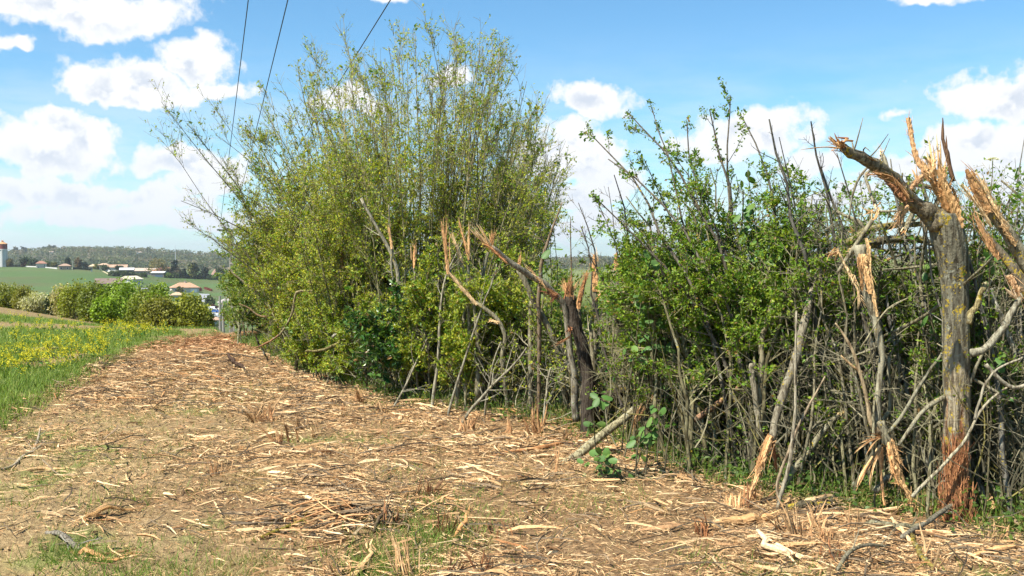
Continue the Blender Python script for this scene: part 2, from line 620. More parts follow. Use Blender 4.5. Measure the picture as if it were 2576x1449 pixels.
m_ground, t, b = material('earth', .95, .1)
p = obj_vec(t)
c = t.attr('col')
f1, f2 = t.noise(p, 26.0, 6.0, .7), t.noise(p, 130.0, 4.0, .7)
c = t.mix(t.smooth(f1, .32, .68), t.mix(1.0, c, (.62, .58, .54), 'MULTIPLY'), t.mix(1.0, c, (1.28, 1.25, 1.2), 'MULTIPLY'))
c = t.mix(t.smooth(f2, .3, .7), t.mix(1.0, c, (.7, .68, .66), 'MULTIPLY'), t.mix(1.0, c, (1.2, 1.2, 1.18), 'MULTIPLY'))
t.put(b.inputs['Base Color'], c)
bump(t, b, t.math('ADD', f1, t.math('MULTIPLY', f2, .5)), .02)
ii, jj = np.meshgrid(np.arange(ny - 1), np.arange(nx - 1), indexing='ij')
q = (ii * nx + jj).ravel()
g = Geo().add(np.stack([GX, GY, GZ], -1), np.stack([q, q + 1, q + nx + 1, q + nx], 1), C.reshape(-1, 3))
g.build('ground', m_ground, smooth=True, kind='structure', label='gently sloping field ground with bare soil, crop and far green slopes')

# ------------------------------------------------------------------ generic plant tools


def bez(a, c, b, n, wig=0.0):
    a, c, b = (np.asarray(k, float).reshape(-1, 1, 3) for k in (a, c, b))
    t = np.linspace(0, 1, n).reshape(1, -1, 1)
    P = (1 - t) ** 2 * a + 2 * t * (1 - t) * c + t * t * b
    if wig:
        L = np.linalg.norm(b - a, axis=-1, keepdims=True)
        w = np.cumsum(rng.normal(size=P.shape), 1) * wig * L / n
        w -= w[:, :1]
        w -= t * w[:, -1:]
        P = P + w
    return P


def along(P, t):
    """points and tangents at parameter t (K,) on path index already gathered P (K,n,3)"""
    n = P.shape[1]
    f = t * (n - 1)
    i = np.clip(f.astype(int), 0, n - 2)
    k = np.arange(len(P))
    a, b = P[k, i], P[k, i + 1]
    return a + (b - a) * (f - i)[:, None], unit(b - a)


def grow(P, R, k, t0, t1, lo, hi, ang, up, n=5, wig=.12, taper=.5, rel=None, rmin=.0015, out=None):
    """k side shoots from each path"""
    N = len(P)
    idx = np.repeat(np.arange(N), k)
    t = rng.uniform(t0, t1, N * k)
    pos, tan = along(P[idx], t)
    rad = along(np.repeat(R[idx][..., None], 3, -1), t)[0][:, 0]
    per = unit(np.cross(tan, rvec(N * k)))
    a = rng.uniform(ang * .5, ang * 1.3, (N * k, 1))
    d = unit(tan * np.cos(a) + per * np.sin(a))
    L = rng.uniform(lo, hi, N * k) * (1 - .45 * t)
    if rel is not None:
        L = L * rel[idx]
    pts = [pos]
    for _ in range(n - 1):
        d = unit(d + np.array([0, 0, up]) + rng.normal(size=d.shape) * wig)
        pts.append(pts[-1] + d * (L / (n - 1))[:, None])
    Q = np.stack(pts, 1)
    r0 = np.maximum(rad * taper, rmin)
    RR = np.maximum(r0[:, None] * np.linspace(1, .35, n)[None], rmin * .7)
    return Q, RR


def leaf_on(P, k, size, col, geo, t0=.15, jit=.02, wr=.6, upb=.6, shape=4, cvar=.32, yel=.25):
    N = len(P)
    if N == 0:
        return
    idx = np.repeat(np.arange(N), k)
    nk = max(1, k // 3)          # leaves sit in small bunches at the nodes
    node = np.repeat(rng.uniform(t0, 1, N * nk).reshape(N, nk), -(-k // nk), axis=1)[:, :k].ravel()
    t = np.clip(node + rng.normal(size=N * k) * .02, 0, 1)
    pos, tan = along(P[idx], t)
    pos = pos + rng.normal(size=pos.shape) * jit * .6
    D = unit(tan * .5 + rvec(N * k) + np.array([0, 0, .1]))
    Nn = unit(rvec(N * k) + np.array([-.25, -.2, upb]))
    L = size * rng.uniform(.55, 1.35, N * k)
    cc = np.asarray(col)[None] * rng.uniform(1 - cvar, 1 + cvar, (N * k, 1)) * (1 + yel * rng.normal(size=(N * k, 1)) * np.array([[1., .35, 0]]))
    dead = rng.random(N * k) < .03
    cc[dead] = np.array([.30, .185, .075]) * rng.uniform(.6, 1.2, (int(dead.sum()), 1))
    geo.leaves(pos, D, Nn, L, L * wr, np.clip(cc, .005, 1), .22, shape)


def far_tree(name, label, cat, base, h, w, shape, col, n=420, group=None, trunk=.2, bare=.0, lsz=None, twigc=(.16, .13, .09)):
    """trunk and a crown of leaf clumps; shape: round, cone, column, bush, umbrella"""
    base = np.asarray(base, float)
    root = thing(name, label, cat, base, group)
    tr = Geo()
    th = h * {'round': .75, 'cone': .95, 'column': .95, 'bush': .6, 'umbrella': .85}[shape]
    lean = rng.normal(size=3) * h * .03 * np.array([1, 1, 0])
    P = bez(base - [0, 0, .3], base + [0, 0, th * .5], base + lean + [0, 0, th], 6, .05)
    r = max(h * .022, .03)
    tr.tubes(P, r * np.linspace(1, .25, 6), 6, twigc)
    R = r * np.linspace(1, .25, 6)[None]
    nl = 10 if shape == 'bush' else 7
    Q, RQ = grow(P, R, nl, .1 if shape == 'bush' else .3, .95, w * .30, w * .55, .9, .12, 5, .15)
    tr.tubes(Q, RQ, 4, twigc)
    if bare:
        Q2, RQ2 = grow(Q, RQ, 7, .2, 1, w * .15, w * .3, .7, .15, 4, .2, rmin=w * .004)
        tr.tubes(Q2, RQ2, 3, twigc)
    tr.build('trunk', M_BARK, root)
    # crown: clump centres in the crown's volume, leaves round each
    ncl = max(10, int(n / 26))
    d = rvec(ncl)
    rad = rng.uniform(.45, 1, (ncl, 1)) ** .6
    if shape in ('round', 'bush'):
        lo = trunk * h
        c = np.array([0, 0, (h + lo) / 2]) + d * rad * np.array([w / 2, w / 2, (h - lo) / 2]) * rng.uniform(.75, 1.0, (ncl, 1))
        cs = w * .13
    elif shape == 'umbrella':
        c = np.array([0, 0, h * .82]) + d * rad * np.array([w / 2, w / 2, h * .14])
        cs = w * .12
    else:
        zz = rng.uniform(.06, 1, (ncl, 1))
        wid = (1 - zz) * .95 + .05 if shape == 'cone' else np.sin(np.clip(zz, .08, .97) * math.pi) ** .5
        a = rng.uniform(0, 6.28, (ncl, 1))
        c = np.concatenate([np.cos(a) * wid * w / 2 * rad, np.sin(a) * wid * w / 2 * rad, trunk * h * .4 + zz * (h - trunk * h * .4)], 1)
        cs = w * .12
    per = max(4, n // ncl)
    pos = np.repeat(c, per, 0) + rng.normal(size=(ncl * per, 3)) * cs * .62
    pos[:, 2] = np.clip(pos[:, 2], .02 * h, h * 1.02)
    s = lsz or max(w * .06, h * .028)
    tone = np.repeat(rng.uniform(.7, 1.25, (ncl, 1)), per, 0)
    cc = np.asarray(col)[None] * tone * rng.uniform(.75, 1.25, (ncl * per, 1))
    g = Geo()
    L = s * rng.uniform(.6, 1.5, len(pos))
    g.leaves(base + pos, rvec(len(pos)), unit(rvec(len(pos)) + unit(pos - [0, 0, h * .5]) * .7 + [0, 0, .5]), L, L * .75, cc, .2)
    g.build('crown', M_LEAF, root, kind='stuff')
    return root
# ------------------------------------------------------------------ far side of the valley


def zx1(zx, zy):
    """frame point from the enlarged view of the village"""
    return zx * .2512, 560.7 + zy * .2512


def roof_geo(c, w, d, h, rot, kind, col, over=.5, t=.18):
    """hip, gable (ridge along x) or shed roof with eaves thickness"""
    W2, D2 = w / 2 + over, d / 2 + over
    rl = {'hip': max(W2 - D2, .01), 'gable': W2, 'pyramid': .01}[kind]
    V = np.array([(-W2, -D2, 0), (W2, -D2, 0), (W2, D2, 0), (-W2, D2, 0), (-W2, -D2, t), (W2, -D2, t), (W2, D2, t), (-W2, D2, t), (-rl, 0, h + t), (rl, 0, h + t)], float)
    cr, sr = math.cos(rot), math.sin(rot)
    V = np.stack([V[:, 0] * cr - V[:, 1] * sr, V[:, 0] * sr + V[:, 1] * cr, V[:, 2]], 1) + c
    q = np.array([(3, 2, 1, 0), (0, 1, 5, 4), (1, 2, 6, 5), (2, 3, 7, 6), (3, 0, 4, 7), (4, 5, 9, 8), (6, 7, 8, 9)])
    tri = np.array([(5, 6, 9), (7, 4, 8)])
    return Geo().add(V, [q, tri], col)


def house(name, label, u, vb, wpx, wall_h, roof_h, kind, deep=.7, rot=0.45, wall=(.48, .44, .37), roof=(.42, .23, .14), wins=(), chimney=None, door_or_dark_bay=None, at=None, cat='house', over=.5, matroof=None):
    P = hit(u, vb) if at is None else np.asarray(at, float)
    k = P[1] / FPX
    w = wpx * k
    wh, rh = wall_h * k, roof_h * k
    d = w * deep
    ctr = np.array([P[0], P[1] + d / 2, P[2]])
    root = thing(name, label, cat, ctr)
    cr, sr = math.cos(rot), math.sin(rot)

    def loc(x, y, z):
        return ctr + np.array([x * cr - y * sr, x * sr + y * cr, z])
    Geo().box(loc(0, 0, wh / 2 - 1.0), (w, d, wh + 2.0), rot, wall).build('wall', M_WALL, root)
    rf = roof_geo(loc(0, 0, wh + .01), w, d, rh, rot, kind, roof, over).build('roof', matroof or M_TILE, root)
    if kind == 'gable':
        for s in (-1, 1):
            g = Geo()
            x = s * (w / 2 - .1)
            V = np.array([loc(x - .08, -d / 2 + .05, wh), loc(x - .08, d / 2 - .05, wh), loc(x - .08, 0, wh + rh * .96), loc(x + .08, -d / 2 + .05, wh), loc(x + .08, d / 2 - .05, wh), loc(x + .08, 0, wh + rh * .96)])
            g.add(V, [np.array([(0, 1, 2), (5, 4, 3)]), np.array([(0, 3, 4, 1), (1, 4, 5, 2), (2, 5, 3, 0)])], wall)
            g.build('gable_wall', M_WALL, root)
    for (fx, fz, fw, fh, wc) in wins:          # on the side that faces the valley
        f = Geo().box(loc(fx * w, -d / 2 - .03, wh * fz), (fw * w + .25, .10, fh * wh + .25), rot, (.75, .73, .68)).build('window', M_WALL, root)
        Geo().box(loc(fx * w, -d / 2 - .07, wh * fz), (fw * w, .12, fh * wh), rot, wc).build('pane', M_GLASS, f)
    if door_or_dark_bay:
        fx, fw, fh, dc = door_or_dark_bay
        Geo().box(loc(fx * w, -d / 2 - .04, wh * fh / 2), (fw * w, .12, wh * fh), rot, dc).build('door_or_dark_bay', M_PLAIN, root)
    if chimney is not None:
        ch = Geo().box(loc(chimney * w, 0, wh + rh * .9), (.9, .9, rh * .9), rot, (.55, .48, .40))
        ch.box(loc(chimney * w, 0, wh + rh * 1.35 + .12), (1.15, 1.15, .22), rot, (.45, .36, .3))
        ch.build('chimney', M_WALL, rf)
    return root


DARK = (.03, .035, .045)
VILLAGE_R = (.43, .25, .16)
house('house', 'small pale house with reddish hipped roof beside the dark round trees', 100, 674, 24, 10.5, 6.5, 'hip', wall=(.50, .46, .40), roof=(.30, .16, .12),
      wins=((.30, .62, .12, .30, DARK), (-.30, .2, .14, .3, DARK), (.28, .2, .1, .3, DARK)))
house('house', 'low tan bungalow with dark garage openings on the edge of the green slope', 159, 678, 28, 8.5, 5.5, 'hip', wall=(.30, .24, .18), roof=(.33, .23, .17),
      wins=((.2, .38, .14, .5, DARK), (-.32, .4, .16, .5, DARK)))
house('farmhouse', 'cream farmhouse with a raised upper storey and shallow tiled roof', 259, 671, 24, 12, 4.5, 'hip', wall=(.52, .46, .36), roof=(.42, .30, .21), wins=((.15, .7, .3, .25, DARK), (-.2, .35, .2, .3, DARK)), deep=.6)
house('farmhouse', 'low sandy wing of the farmhouse with a single pitch of tiles', 238, 671, 34, 6.5, 5, 'hip', wall=(.55, .47, .36), roof=(.52, .40, .26), wins=((0, .5, .12, .4, DARK),), deep=.5)
house('barn', 'long white-walled barn with a brown tiled roof beside the farmhouse', 288, 679, 52, 9.5, 6.5, 'gable', wall=(.56, .54, .50), roof=(.42, .27, .19), wins=((-.3, .5, .06, .3, DARK),), deep=.45, rot=.25, cat='barn')
house('open_shed', 'grey metal-roofed open shed with a dark front below the white barn', 316, 686, 32, 6.5, 5.5, 'gable', wall=(.12, .11, .10), roof=(.52, .52, .52), deep=.6, rot=.25, cat='shed', matroof=M_METAL, door_or_dark_bay=(0, .8, .8, (.04, .04, .045)))  # near-black panel stands in for the shade inside the open front
house('house', 'big white house with an orange hipped roof left of the tall dark cypress', 408, 684, 58, 14, 9, 'hip', wall=(.54, .51, .46), roof=(.40, .19, .11), wins=((-.34, .62, .06, .2, DARK), (-.22, .62, .06, .2, DARK), (-.28, .25, .2, .3, DARK), (.2, .6, .05, .2, DARK)), chimney=.14, deep=.65)
house('barn', 'long low barn with faded tile roof in front of the big white house', 360, 690, 56, 8, 7, 'gable', wall=(.28, .26, .23), roof=(.46, .36, .29), deep=.5, rot=.35, cat='barn', wins=((.2, .4, .12, .4, DARK),))
house('open_shed', 'pale metal shed roof over a dark bay with a blue container', 397, 697, 32, 10, 4, 'gable', wall=(.13, .12, .11), roof=(.48, .50, .47), deep=.6, cat='shed', matroof=M_METAL, rot=-.05, door_or_dark_bay=(.1, .6, .55, (.05, .09, .14)))
house('house', 'gable-ended grey bungalow half hidden by the bright green hedgerow', 322, 712, 42, 9, 8, 'gable', wall=(.50, .50, .48), roof=(.60, .52, .40), deep=.9, rot=1.25, wins=((.2, .5, .2, .4, (.2, .3, .36)),))
house('old_building', 'weathered brown roofed building behind the mid hedgerow', 268, 728, 62, 14, 13, 'gable', wall=(.20, .13, .09), roof=(.20, .145, .12), deep=.5, cat='building', wins=((-.3, .5, .1, .4, DARK), (.1, .5, .1, .4, DARK)))
house('house', 'bungalow with tan hipped roof, chimney and white garage doors', 458, 735, 66, 11, 12, 'hip', wall=(.50, .45, .38), roof=VILLAGE_R, chimney=.02, wins=((-.1, .5, .06, .4, DARK), (-.35, .5, .07, .4, DARK)), door_or_dark_bay=(.3, .26, .7, (.72, .72, .72)), deep=.6)
house('house', 'sandy hipped roof just below the bungalow with garage doors', 442, 750, 30, 7, 7, 'hip', wall=(.50, .44, .36), roof=(.50, .35, .23), deep=.8, wins=((.2, .5, .14, .4, DARK),))
house('house', 'low pale house with sandy tiled roof beside the concrete pole', 533, 818, 40, 12, 7, 'hip', wall=(.42, .38, .31), roof=(.42, .27, .19), deep=.7, wins=((.1, .5, .16, .5, (.2, .22, .25)), (-.25, .5, .1, .4, DARK)))
house('house', 'grey roofed house glimpsed behind the poles', 572, 770, 50, 8, 12, 'hip', wall=(.42, .38, .34), roof=(.34, .31, .29), deep=.7, wins=((-.2, .5, .12, .4, DARK),))
house('dovecote', 'small square white dovecote with a steep pyramid roof', 539, 688, 19, 12, 15, 'pyramid', wall=(.66, .62, .56), roof=(.36, .23, .18), deep=1.0, over=.4, wins=((.0, .6, .15, .2, DARK),), cat='dovecote')

# water tower
WT = hit(7, 664)
k = WT[1] / FPX
root = thing('water_tower', 'white water tower with a dark red tank band and tiled cap', 'water tower', WT)


def ring(c, prof, m, col):
    """lathe: prof list of (r, z)"""
    a = np.arange(m) * 2 * math.pi / m + .2
    V = np.concatenate([np.stack([np.cos(a) * r, np.sin(a) * r, np.full(m, z)], 1) for r, z in prof]) + c
    n = len(prof)
    i, j = np.meshgrid(np.arange(n - 1), np.arange(m), indexing='ij')
    q = np.stack([i * m + j, i * m + (j + 1) % m, (i + 1) * m + (j + 1) % m, (i + 1) * m + j], -1).reshape(-1, 4)
    return Geo().add(V, [q, np.array([np.arange(m) + (n - 1) * m])], col)


ring(WT, [(10 * k, -2), (10 * k, 43 * k)], 20, (.50, .50, .49)).build('shaft', M_WALL, root)
for i in range(8):
    a = i * math.pi / 4 + .3
    Geo().box(WT + [math.cos(a) * 10 * k, math.sin(a) * 10 * k, 21 * k], (2.2 * k, 2.2 * k, 43 * k), a, (.60, .60, .58)).build('pilaster', M_WALL, root)
ring(WT, [(11.4 * k, 43 * k), (11.4 * k, 45 * k)], 24, (.66, .62, .58)).build('ledge', M_WALL, root)
ring(WT, [(11 * k, 45 * k), (11 * k, 57 * k)], 24, (.20, .052, .040)).build('tank', M_TILE, root)
ring(WT, [(11.8 * k, 57 * k), (11.8 * k, 58 * k), (3 * k, 63 * k)], 24, (.50, .27, .13)).build('roof', M_TILE, root)
ring(WT, [(2.6 * k, 62.5 * k), (2.6 * k, 65.5 * k), (3.2 * k, 65.6 * k), (.5 * k, 67 * k)], 12, (.45, .22, .13)).build('lantern', M_TILE, root)

# garden walls, clipped hedges, road and yard
def strip_wall(name, label, cat, u0, u1, v, hpx, col, mat, leafy=False):
    A, B = hit(u0, v[0]), hit(u1, v[1])
    k = A[1] / FPX
    n = 14
    tt = np.linspace(0, 1, n)[:, None]
    P = A + (B - A) * tt
    h = hpx * k
    th = .35 if not leafy else 1.2
    V = np.concatenate([P + [0, -th / 2, -.6], P + [0, th / 2, -.6], P + [0, th / 2, 1] * np.array([1, 1, h]), P + [0, -th / 2, 1] * np.array([1, 1, h])])
    if leafy:
        V = V + rng.normal(size=V.shape) * .12
    i = np.arange(n - 1)
    q = np.concatenate([np.stack([a * n + i, a * n + i + 1, b * n + i + 1, b * n + i], 1) for a, b in ((0, 3), (3, 2), (2, 1))])
    e = np.array([(0, n, 2 * n, 3 * n), (n - 1, 4 * n - 1, 3 * n - 1, 2 * n - 1)])
    g = Geo().add(V, [q, e], col)
    if leafy:
        c = A + (B - A) * rng.random((700, 1)) + np.stack([np.zeros(700), rng.choice([-.62, .62, 0], 700), rng.uniform(.1, 1.03, 700) * h], 1)
        g.leaves(c, rvec(700), rvec(700), .5, .4, np.asarray(col) * rng.uniform(.6, 1.6, (700, 1)))
    return g.build(name, mat, loc=A, label=label, category=cat)


strip_wall('clipped_hedge', 'dark clipped hedge at the foot of the white water tower', 'hedge', -6, 60, (668, 670), 5, (.020, .035, .015), M_LEAF, True)
strip_wall('clipped_hedge', 'long dark clipped hedge between the tan bungalow and the farmhouse', 'hedge', 184, 231, (677, 680), 4.5, (.020, .032, .014), M_LEAF, True)
strip_wall('garden_wall', 'low white garden wall in front of the small pale house', 'wall', 61, 98, (671, 673), 3, (.50, .50, .48), M_WALL)
strip_wall('garden_wall', 'low pale garden wall left of the tan bungalow', 'wall', 114, 144, (674, 676), 2.6, (.50, .49, .48), M_WALL)
strip_wall('gate_pillar', 'white gate pillar where the farm drive meets the green slope', 'pillar', 229, 232, (683, 683), 5, (.75, .73, .68), M_WALL)
strip_wall('garden_wall', 'short white wall beside the farm entrance', 'wall', 264, 276, (682, 684), 5, (.70, .68, .64), M_WALL)
strip_wall('red_hedge', 'row of red-leaved shrubs on the lawn right of the bungalow', 'hedge', 514, 533, (727, 733), 5, (.20, .045, .025), M_LEAF, True)


def sheet(name, label, pts, col, mat, lift=.05, far=730.0):
    P = np.array([hit(*p, y1=far) for p in pts])
    # resample the outline to a fan over the terrain
    Q = np.concatenate([P.mean(0, keepdims=True), P])
    Q[:, 2] = big_z(Q[:, 0], Q[:, 1]) + lift
    n = len(P)
    return Geo().add(Q, np.array([(0, 1 + i, 1 + (i + 1) % n) for i in range(n)]), col).build(name, mat, kind='structure', label=label)


sheet('road', 'grey village road between the houses', [(500, 740), (527, 741), (525, 752), (512, 768), (500, 790), (490, 790), (503, 765), (508, 752)], (.26, .27, .29), M_CONC, .35)
sheet('farm_track', 'pale track at the corner of the green slope', [(256, 683), (262, 683), (280, 694), (276, 694)], (.42, .37, .22), M_CONC, .25)
sheet('car_park', 'pale parking yard beside the house', [(520, 776), (552, 776), (556, 800), (520, 800)], (.40, .40, .38), M_CONC, .3)


def car(label, u, v, rot, col, van=False):
    P = hit(u, v)
    P[2] = big_z(P[0], P[1]) + .31
    root = thing('parked_van' if van else 'parked_car', label, 'van' if van else 'car', P, 'vehicles parked in the village')
    cr, sr = math.cos(rot), math.sin(rot)

    def L(x, y, z):
        return P + np.array([x * cr - y * sr, x * sr + y * cr, z])
    Geo().box(L(0, 0, .62), (4.3, 1.75, .68), rot, col, .97).build('body', M_PAINT, root)
    if van:
        Geo().box(L(-.3, 0, 1.43), (3.6, 1.7, .96), rot, col, .94).build('cargo_box', M_PAINT, root)
        Geo().box(L(1.52, 0, 1.25), (.3, 1.5, .6), rot, DARK).build('windscreen', M_GLASS, root)
    else:
        Geo().box(L(-.2, 0, 1.2), (2.5, 1.6, .5), rot, DARK, .78).build('window', M_GLASS, root)
        Geo().box(L(-.2, 0, 1.47), (1.9, 1.25, .07), rot, col).build('roof', M_PAINT, root)
    for x in (-1.3, 1.3):
        for y in (-.86, .86):
            c = L(x, y, .32)
            ax = np.array([-sr, cr, 0]) * .1
            Geo().tubes(np.array([[c - ax, c + ax]]), .32, 10, (.02, .02, .02), cap=True).build('wheel', M_PLAIN, root)


car('small blue car parked near the white van', 538, 788, .15, (.03, .12, .40))
car('white van parked behind the small blue car', 533, 783, .1, (.74, .75, .76), True)
car('silver car parked on the grass below the white van', 536, 799, .1, (.45, .50, .52))
car('white car parked beside the thin pole', 558, 796, .2, (.75, .75, .75))
car('dark car on the yard beyond the mid hedgerow', 353, 726, .5, (.05, .06, .09))
car('grey car on the yard next to the dark car', 366, 730, -.3, (.40, .42, .45))

# individual trees round the houses: frame place of the foot, height and width in frame units
OL, DK, BR, PG, CY_ = (.135, .140, .035), (.022, .042, .018), (.13, .095, .05), (.11, .17, .030), (.016, .030, .016)
FT = [('dark_tree', 'dark broad tree right of the water tower', 59, 665, 25, 23, 'round', DK), ('round_tree', 'green round-headed tree next to the dark broad tree', 81, 665, 22, 25, 'round', (.05, .08, .022)),
      ('copper_tree', 'small reddish-brown tree in front of the dark broad tree', 62, 667, 13, 13, 'round', (.09, .05, .03)),
      ('olive_tree', 'yellowish tree close beside the water tower shaft', 25, 664, 20, 14, 'round', (.15, .125, .05)),
      ('garden_bush', 'bright green bush by the small pale house', 72, 668, 9, 12, 'bush', (.07, .12, .025)), ('garden_bush', 'green bush between the pale house and the bungalow', 122, 671, 14, 18, 'bush', (.09, .12, .035)),
      ('garden_bush', 'small olive bush right of the low pale wall', 137, 672, 11, 12, 'bush', (.12, .12, .04)),
      ('conifer', 'dark pointed conifer behind the tan bungalow', 170, 668, 22, 20, 'cone', DK), ('brown_tree', 'tall brown budding tree right of the pointed conifer', 196, 669, 24, 14, 'column', BR),
      ('dark_shrub_tree', 'small dark round tree left of the farmhouse', 214, 671, 15, 17, 'round', CY_), ('garden_bush', 'olive bush in front of the farmhouse', 243, 677, 11, 17, 'bush', OL),
      ('garden_bush', 'dark green bush between farmhouse and white barn', 265, 682, 13, 20, 'bush', (.05, .075, .025)), ('stone_pine', 'flat-topped pine behind the white barn', 299, 666, 13, 22, 'umbrella', DK),
      ('broad_tree', 'big olive-yellow spreading tree behind the big white house', 395, 676, 43, 60, 'round', (.155, .135, .045)), ('brown_tree', 'dull brown bare tree right of the big white house', 427, 682, 26, 22, 'round', (.085, .075, .045)),
      ('cypress', 'tall dark cypress with a ragged double top', 439, 678, 46, 14, 'column', CY_), ('cypress', 'slim dark cypress shoulder to the tall one', 434, 680, 28, 10, 'column', CY_),
      ('brown_tree', 'greyish bare tree under the tall cypress', 447, 684, 30, 20, 'round', (.10, .085, .055)), ('dark_tree', 'small dark conifer right of the tall cypress', 464, 684, 24, 12, 'cone', DK),
      ('stone_pine', 'leaning pine with a small dark head on a bare trunk', 487, 676, 41, 17, 'umbrella', (.028, .045, .03)), ('broad_tree', 'olive budding tree below the leaning pine', 486, 686, 37, 30, 'round', (.12, .125, .035)),
      ('cedar', 'dense dark blue-green tree left of the dovecote', 515, 686, 35, 27, 'round', (.016, .03, .022)), ('dark_tree', 'dark tree right of the dovecote', 553, 690, 30, 22, 'round', (.04, .06, .025)),
      ('garden_bush', 'round bush in front of the tan hipped bungalow', 453, 738, 16, 13, 'bush', (.11, .115, .035)), ('garden_tree', 'bright young tree beside the yard', 380, 738, 22, 15, 'bush', (.10, .12, .03)),
      ('red_bush', 'small round red-leaved bush by the garage doors', 502, 732, 7, 7, 'bush', (.17, .04, .025)), ('red_bush', 'dark red-leaved tree behind the parked vehicles', 537, 782, 14, 14, 'bush', (.10, .035, .03)),
      ('garden_tree', 'green tree beside the village road', 528, 772, 30, 22, 'bush', (.075, .10, .03)), ('garden_tree', 'dark green shrubs below the low pale house', 540, 834, 16, 46, 'bush', (.05, .075, .025)),
      ('garden_tree', 'green tree right of the thin poles', 566, 805, 26, 24, 'bush', (.08, .115, .03))]
ORD = ['first', 'second', 'third', 'fourth', 'fifth', 'sixth', 'seventh', 'eighth', 'ninth']
for i in range(9):
    u = 424 + i * 15.5 + rng.uniform(-3, 3)
    FT.append(('hedge_bush', f"{['rounded pale green', 'low dark green'][i % 2]} bush, {ORD[i]} from the left below the cypress", u, 699 + i * .7, rng.uniform(10, 20) if i % 2 == 0 else rng.uniform(9, 12), rng.uniform(17, 24), 'bush', PG if i % 2 == 0 else (.05, .075, .022)))
for i in range(6):
    u = 284 + i * 15 + rng.uniform(-3, 3)
    FT.append(('hedge_bush', f'low green bush, {ORD[i]} from the left in the hedgerow below the barns', u, 694 + i * .6, rng.uniform(8, 13), rng.uniform(16, 22), 'bush', (.06, .085, .025)))
for nm, lb, u, v, hh, ww, sh, cl in FT:
    cl = np.array(cl) * 1.2
    P = hit(u, v + (0 if sh in ('bush',) else 3))
    k = P[1] / FPX
    P[2] = big_z(P[0], P[1]) - .1
    gp = 'bushes of the far hedgerows' if nm == 'hedge_bush' else 'trees and bushes round the far houses'
    far_tree(nm, lb, 'bush' if sh == 'bush' else 'tree', P, hh * k, ww * k, sh, cl, 520, gp, .02 if sh == 'bush' else .14, lsz=1.0 + .012 * hh * k, bare=1 if 'bare' in lb else 0)

# masts and poles in the village
def pole(name, label, u, vb, vt, r, col, cat='pole', arm=0):
    P = hit(u, vb)
    T = px(u, vt, P[1])
    g = Geo().tubes(np.array([[P - [0, 0, .5], (P + T) / 2, T]]), [r, r * .85, r * .6], 8, col, cap=True)
    if arm:
        g.box(T - [0, 0, .6], (arm, .15, .15), 0, col)
    g.build(name, M_CONC, loc=P, label=label, category=cat)


pole('lattice_mast', 'thin grey antenna mast behind the tall cypress', 441, 672, 617, .22, (.5, .52, .55), 'mast')
pole('utility_pole', 'pale utility pole at the edge of the green slope by the bungalow', 183, 680, 657, .16, (.40, .39, .36), arm=1.2)
pole('utility_pole', 'pale wooden pole left of the small white dovecote', 551, 690, 656, .18, (.42, .38, .31))

# ---- hill woods: a far wood that reads as one mass
g = Geo()
N = 5200
yy = rng.uniform(1250, 2150, N)
xx = yy * rng.uniform(-.60, .12, N)
open_ = (fbm(xx / 170 + 8, yy / 150, 3) > .60) & (yy < 1850)
xx, yy = xx[~open_], yy[~open_]
N = len(xx)
zz = big_z(xx, yy)
h = rng.uniform(3.5, 8, N)
pal = np.array([(.095, .120, .038), (.125, .135, .045), (.170, .140, .080), (.060, .085, .034), (.155, .155, .055)])
tone = fbm(xx / 90, yy / 140, 3)
kk = np.clip((tone * 6.2 - 1).astype(int) + rng.integers(-1, 2, N), 0, 4)
kk = np.array([3, 0, 1, 2, 4])[kk]
m = 11
d = rvec(N * m)
pos = np.repeat(np.stack([xx, yy, zz + h * .55], 1), m, 0) + d * np.repeat(h, m)[:, None] * np.array([.62, .62, .5])
L = np.repeat(h, m) * rng.uniform(.35, .65, N * m)
g.leaves(pos, rvec(N * m), unit(d + [0, 0, .5]), L, L * .8, np.repeat(pal[kk] * rng.uniform(.8, 1.2, (N, 1)), m, 0) * rng.uniform(.8, 1.2, (N * m, 1)))
g.build('hill_wood', M_LEAF, kind='stuff', label='mixed spring woodland covering the far hill', category='woodland')
for lb, u, vt, ww, cl in [('pale bushy skyline tree above the brown hill field', 122, 617, 15, (.10, .11, .055)), ('small skyline tree left of the pale bushy one', 109, 620, 9, (.06, .08, .04)),
                          ('dark pointed skyline tree above the brown hill field', 136, 618, 7, (.02, .035, .02)), ('golden rounded tree on the skyline right of the water tower', 39, 620, 12, (.13, .12, .05)),
                          ('dark skyline clump left of the brown hill field', 58, 622, 16, (.03, .045, .025)), ('lone dark tree on the ridge left of the spreading tree', 373, 635, 8, (.04, .055, .03))]:
    P = px(u, 636, 1950.)
    P[2] = big_z(P[0], P[1])
    T = px(u, vt, 1950.)
    far_tree('skyline_tree', lb, 'tree', P, max(T[2] - P[2], 8), ww * 1950 / FPX, 'round', cl, 300, 'trees on the far skyline', .05, lsz=3.0)
house('far_house', 'tiny white house on the far ridge', 348, 638, 11, 3, 1.6, 'gable', at=px(348, 638, 1800.), wall=(.6, .58, .52), roof=(.45, .35, .28))
house('far_house', 'tiny pale house beside the brown hill field', 128, 637, 9, 3, 1.6, 'gable', at=px(128, 637, 1700.), wall=(.6, .55, .5), roof=(.4, .3, .25))

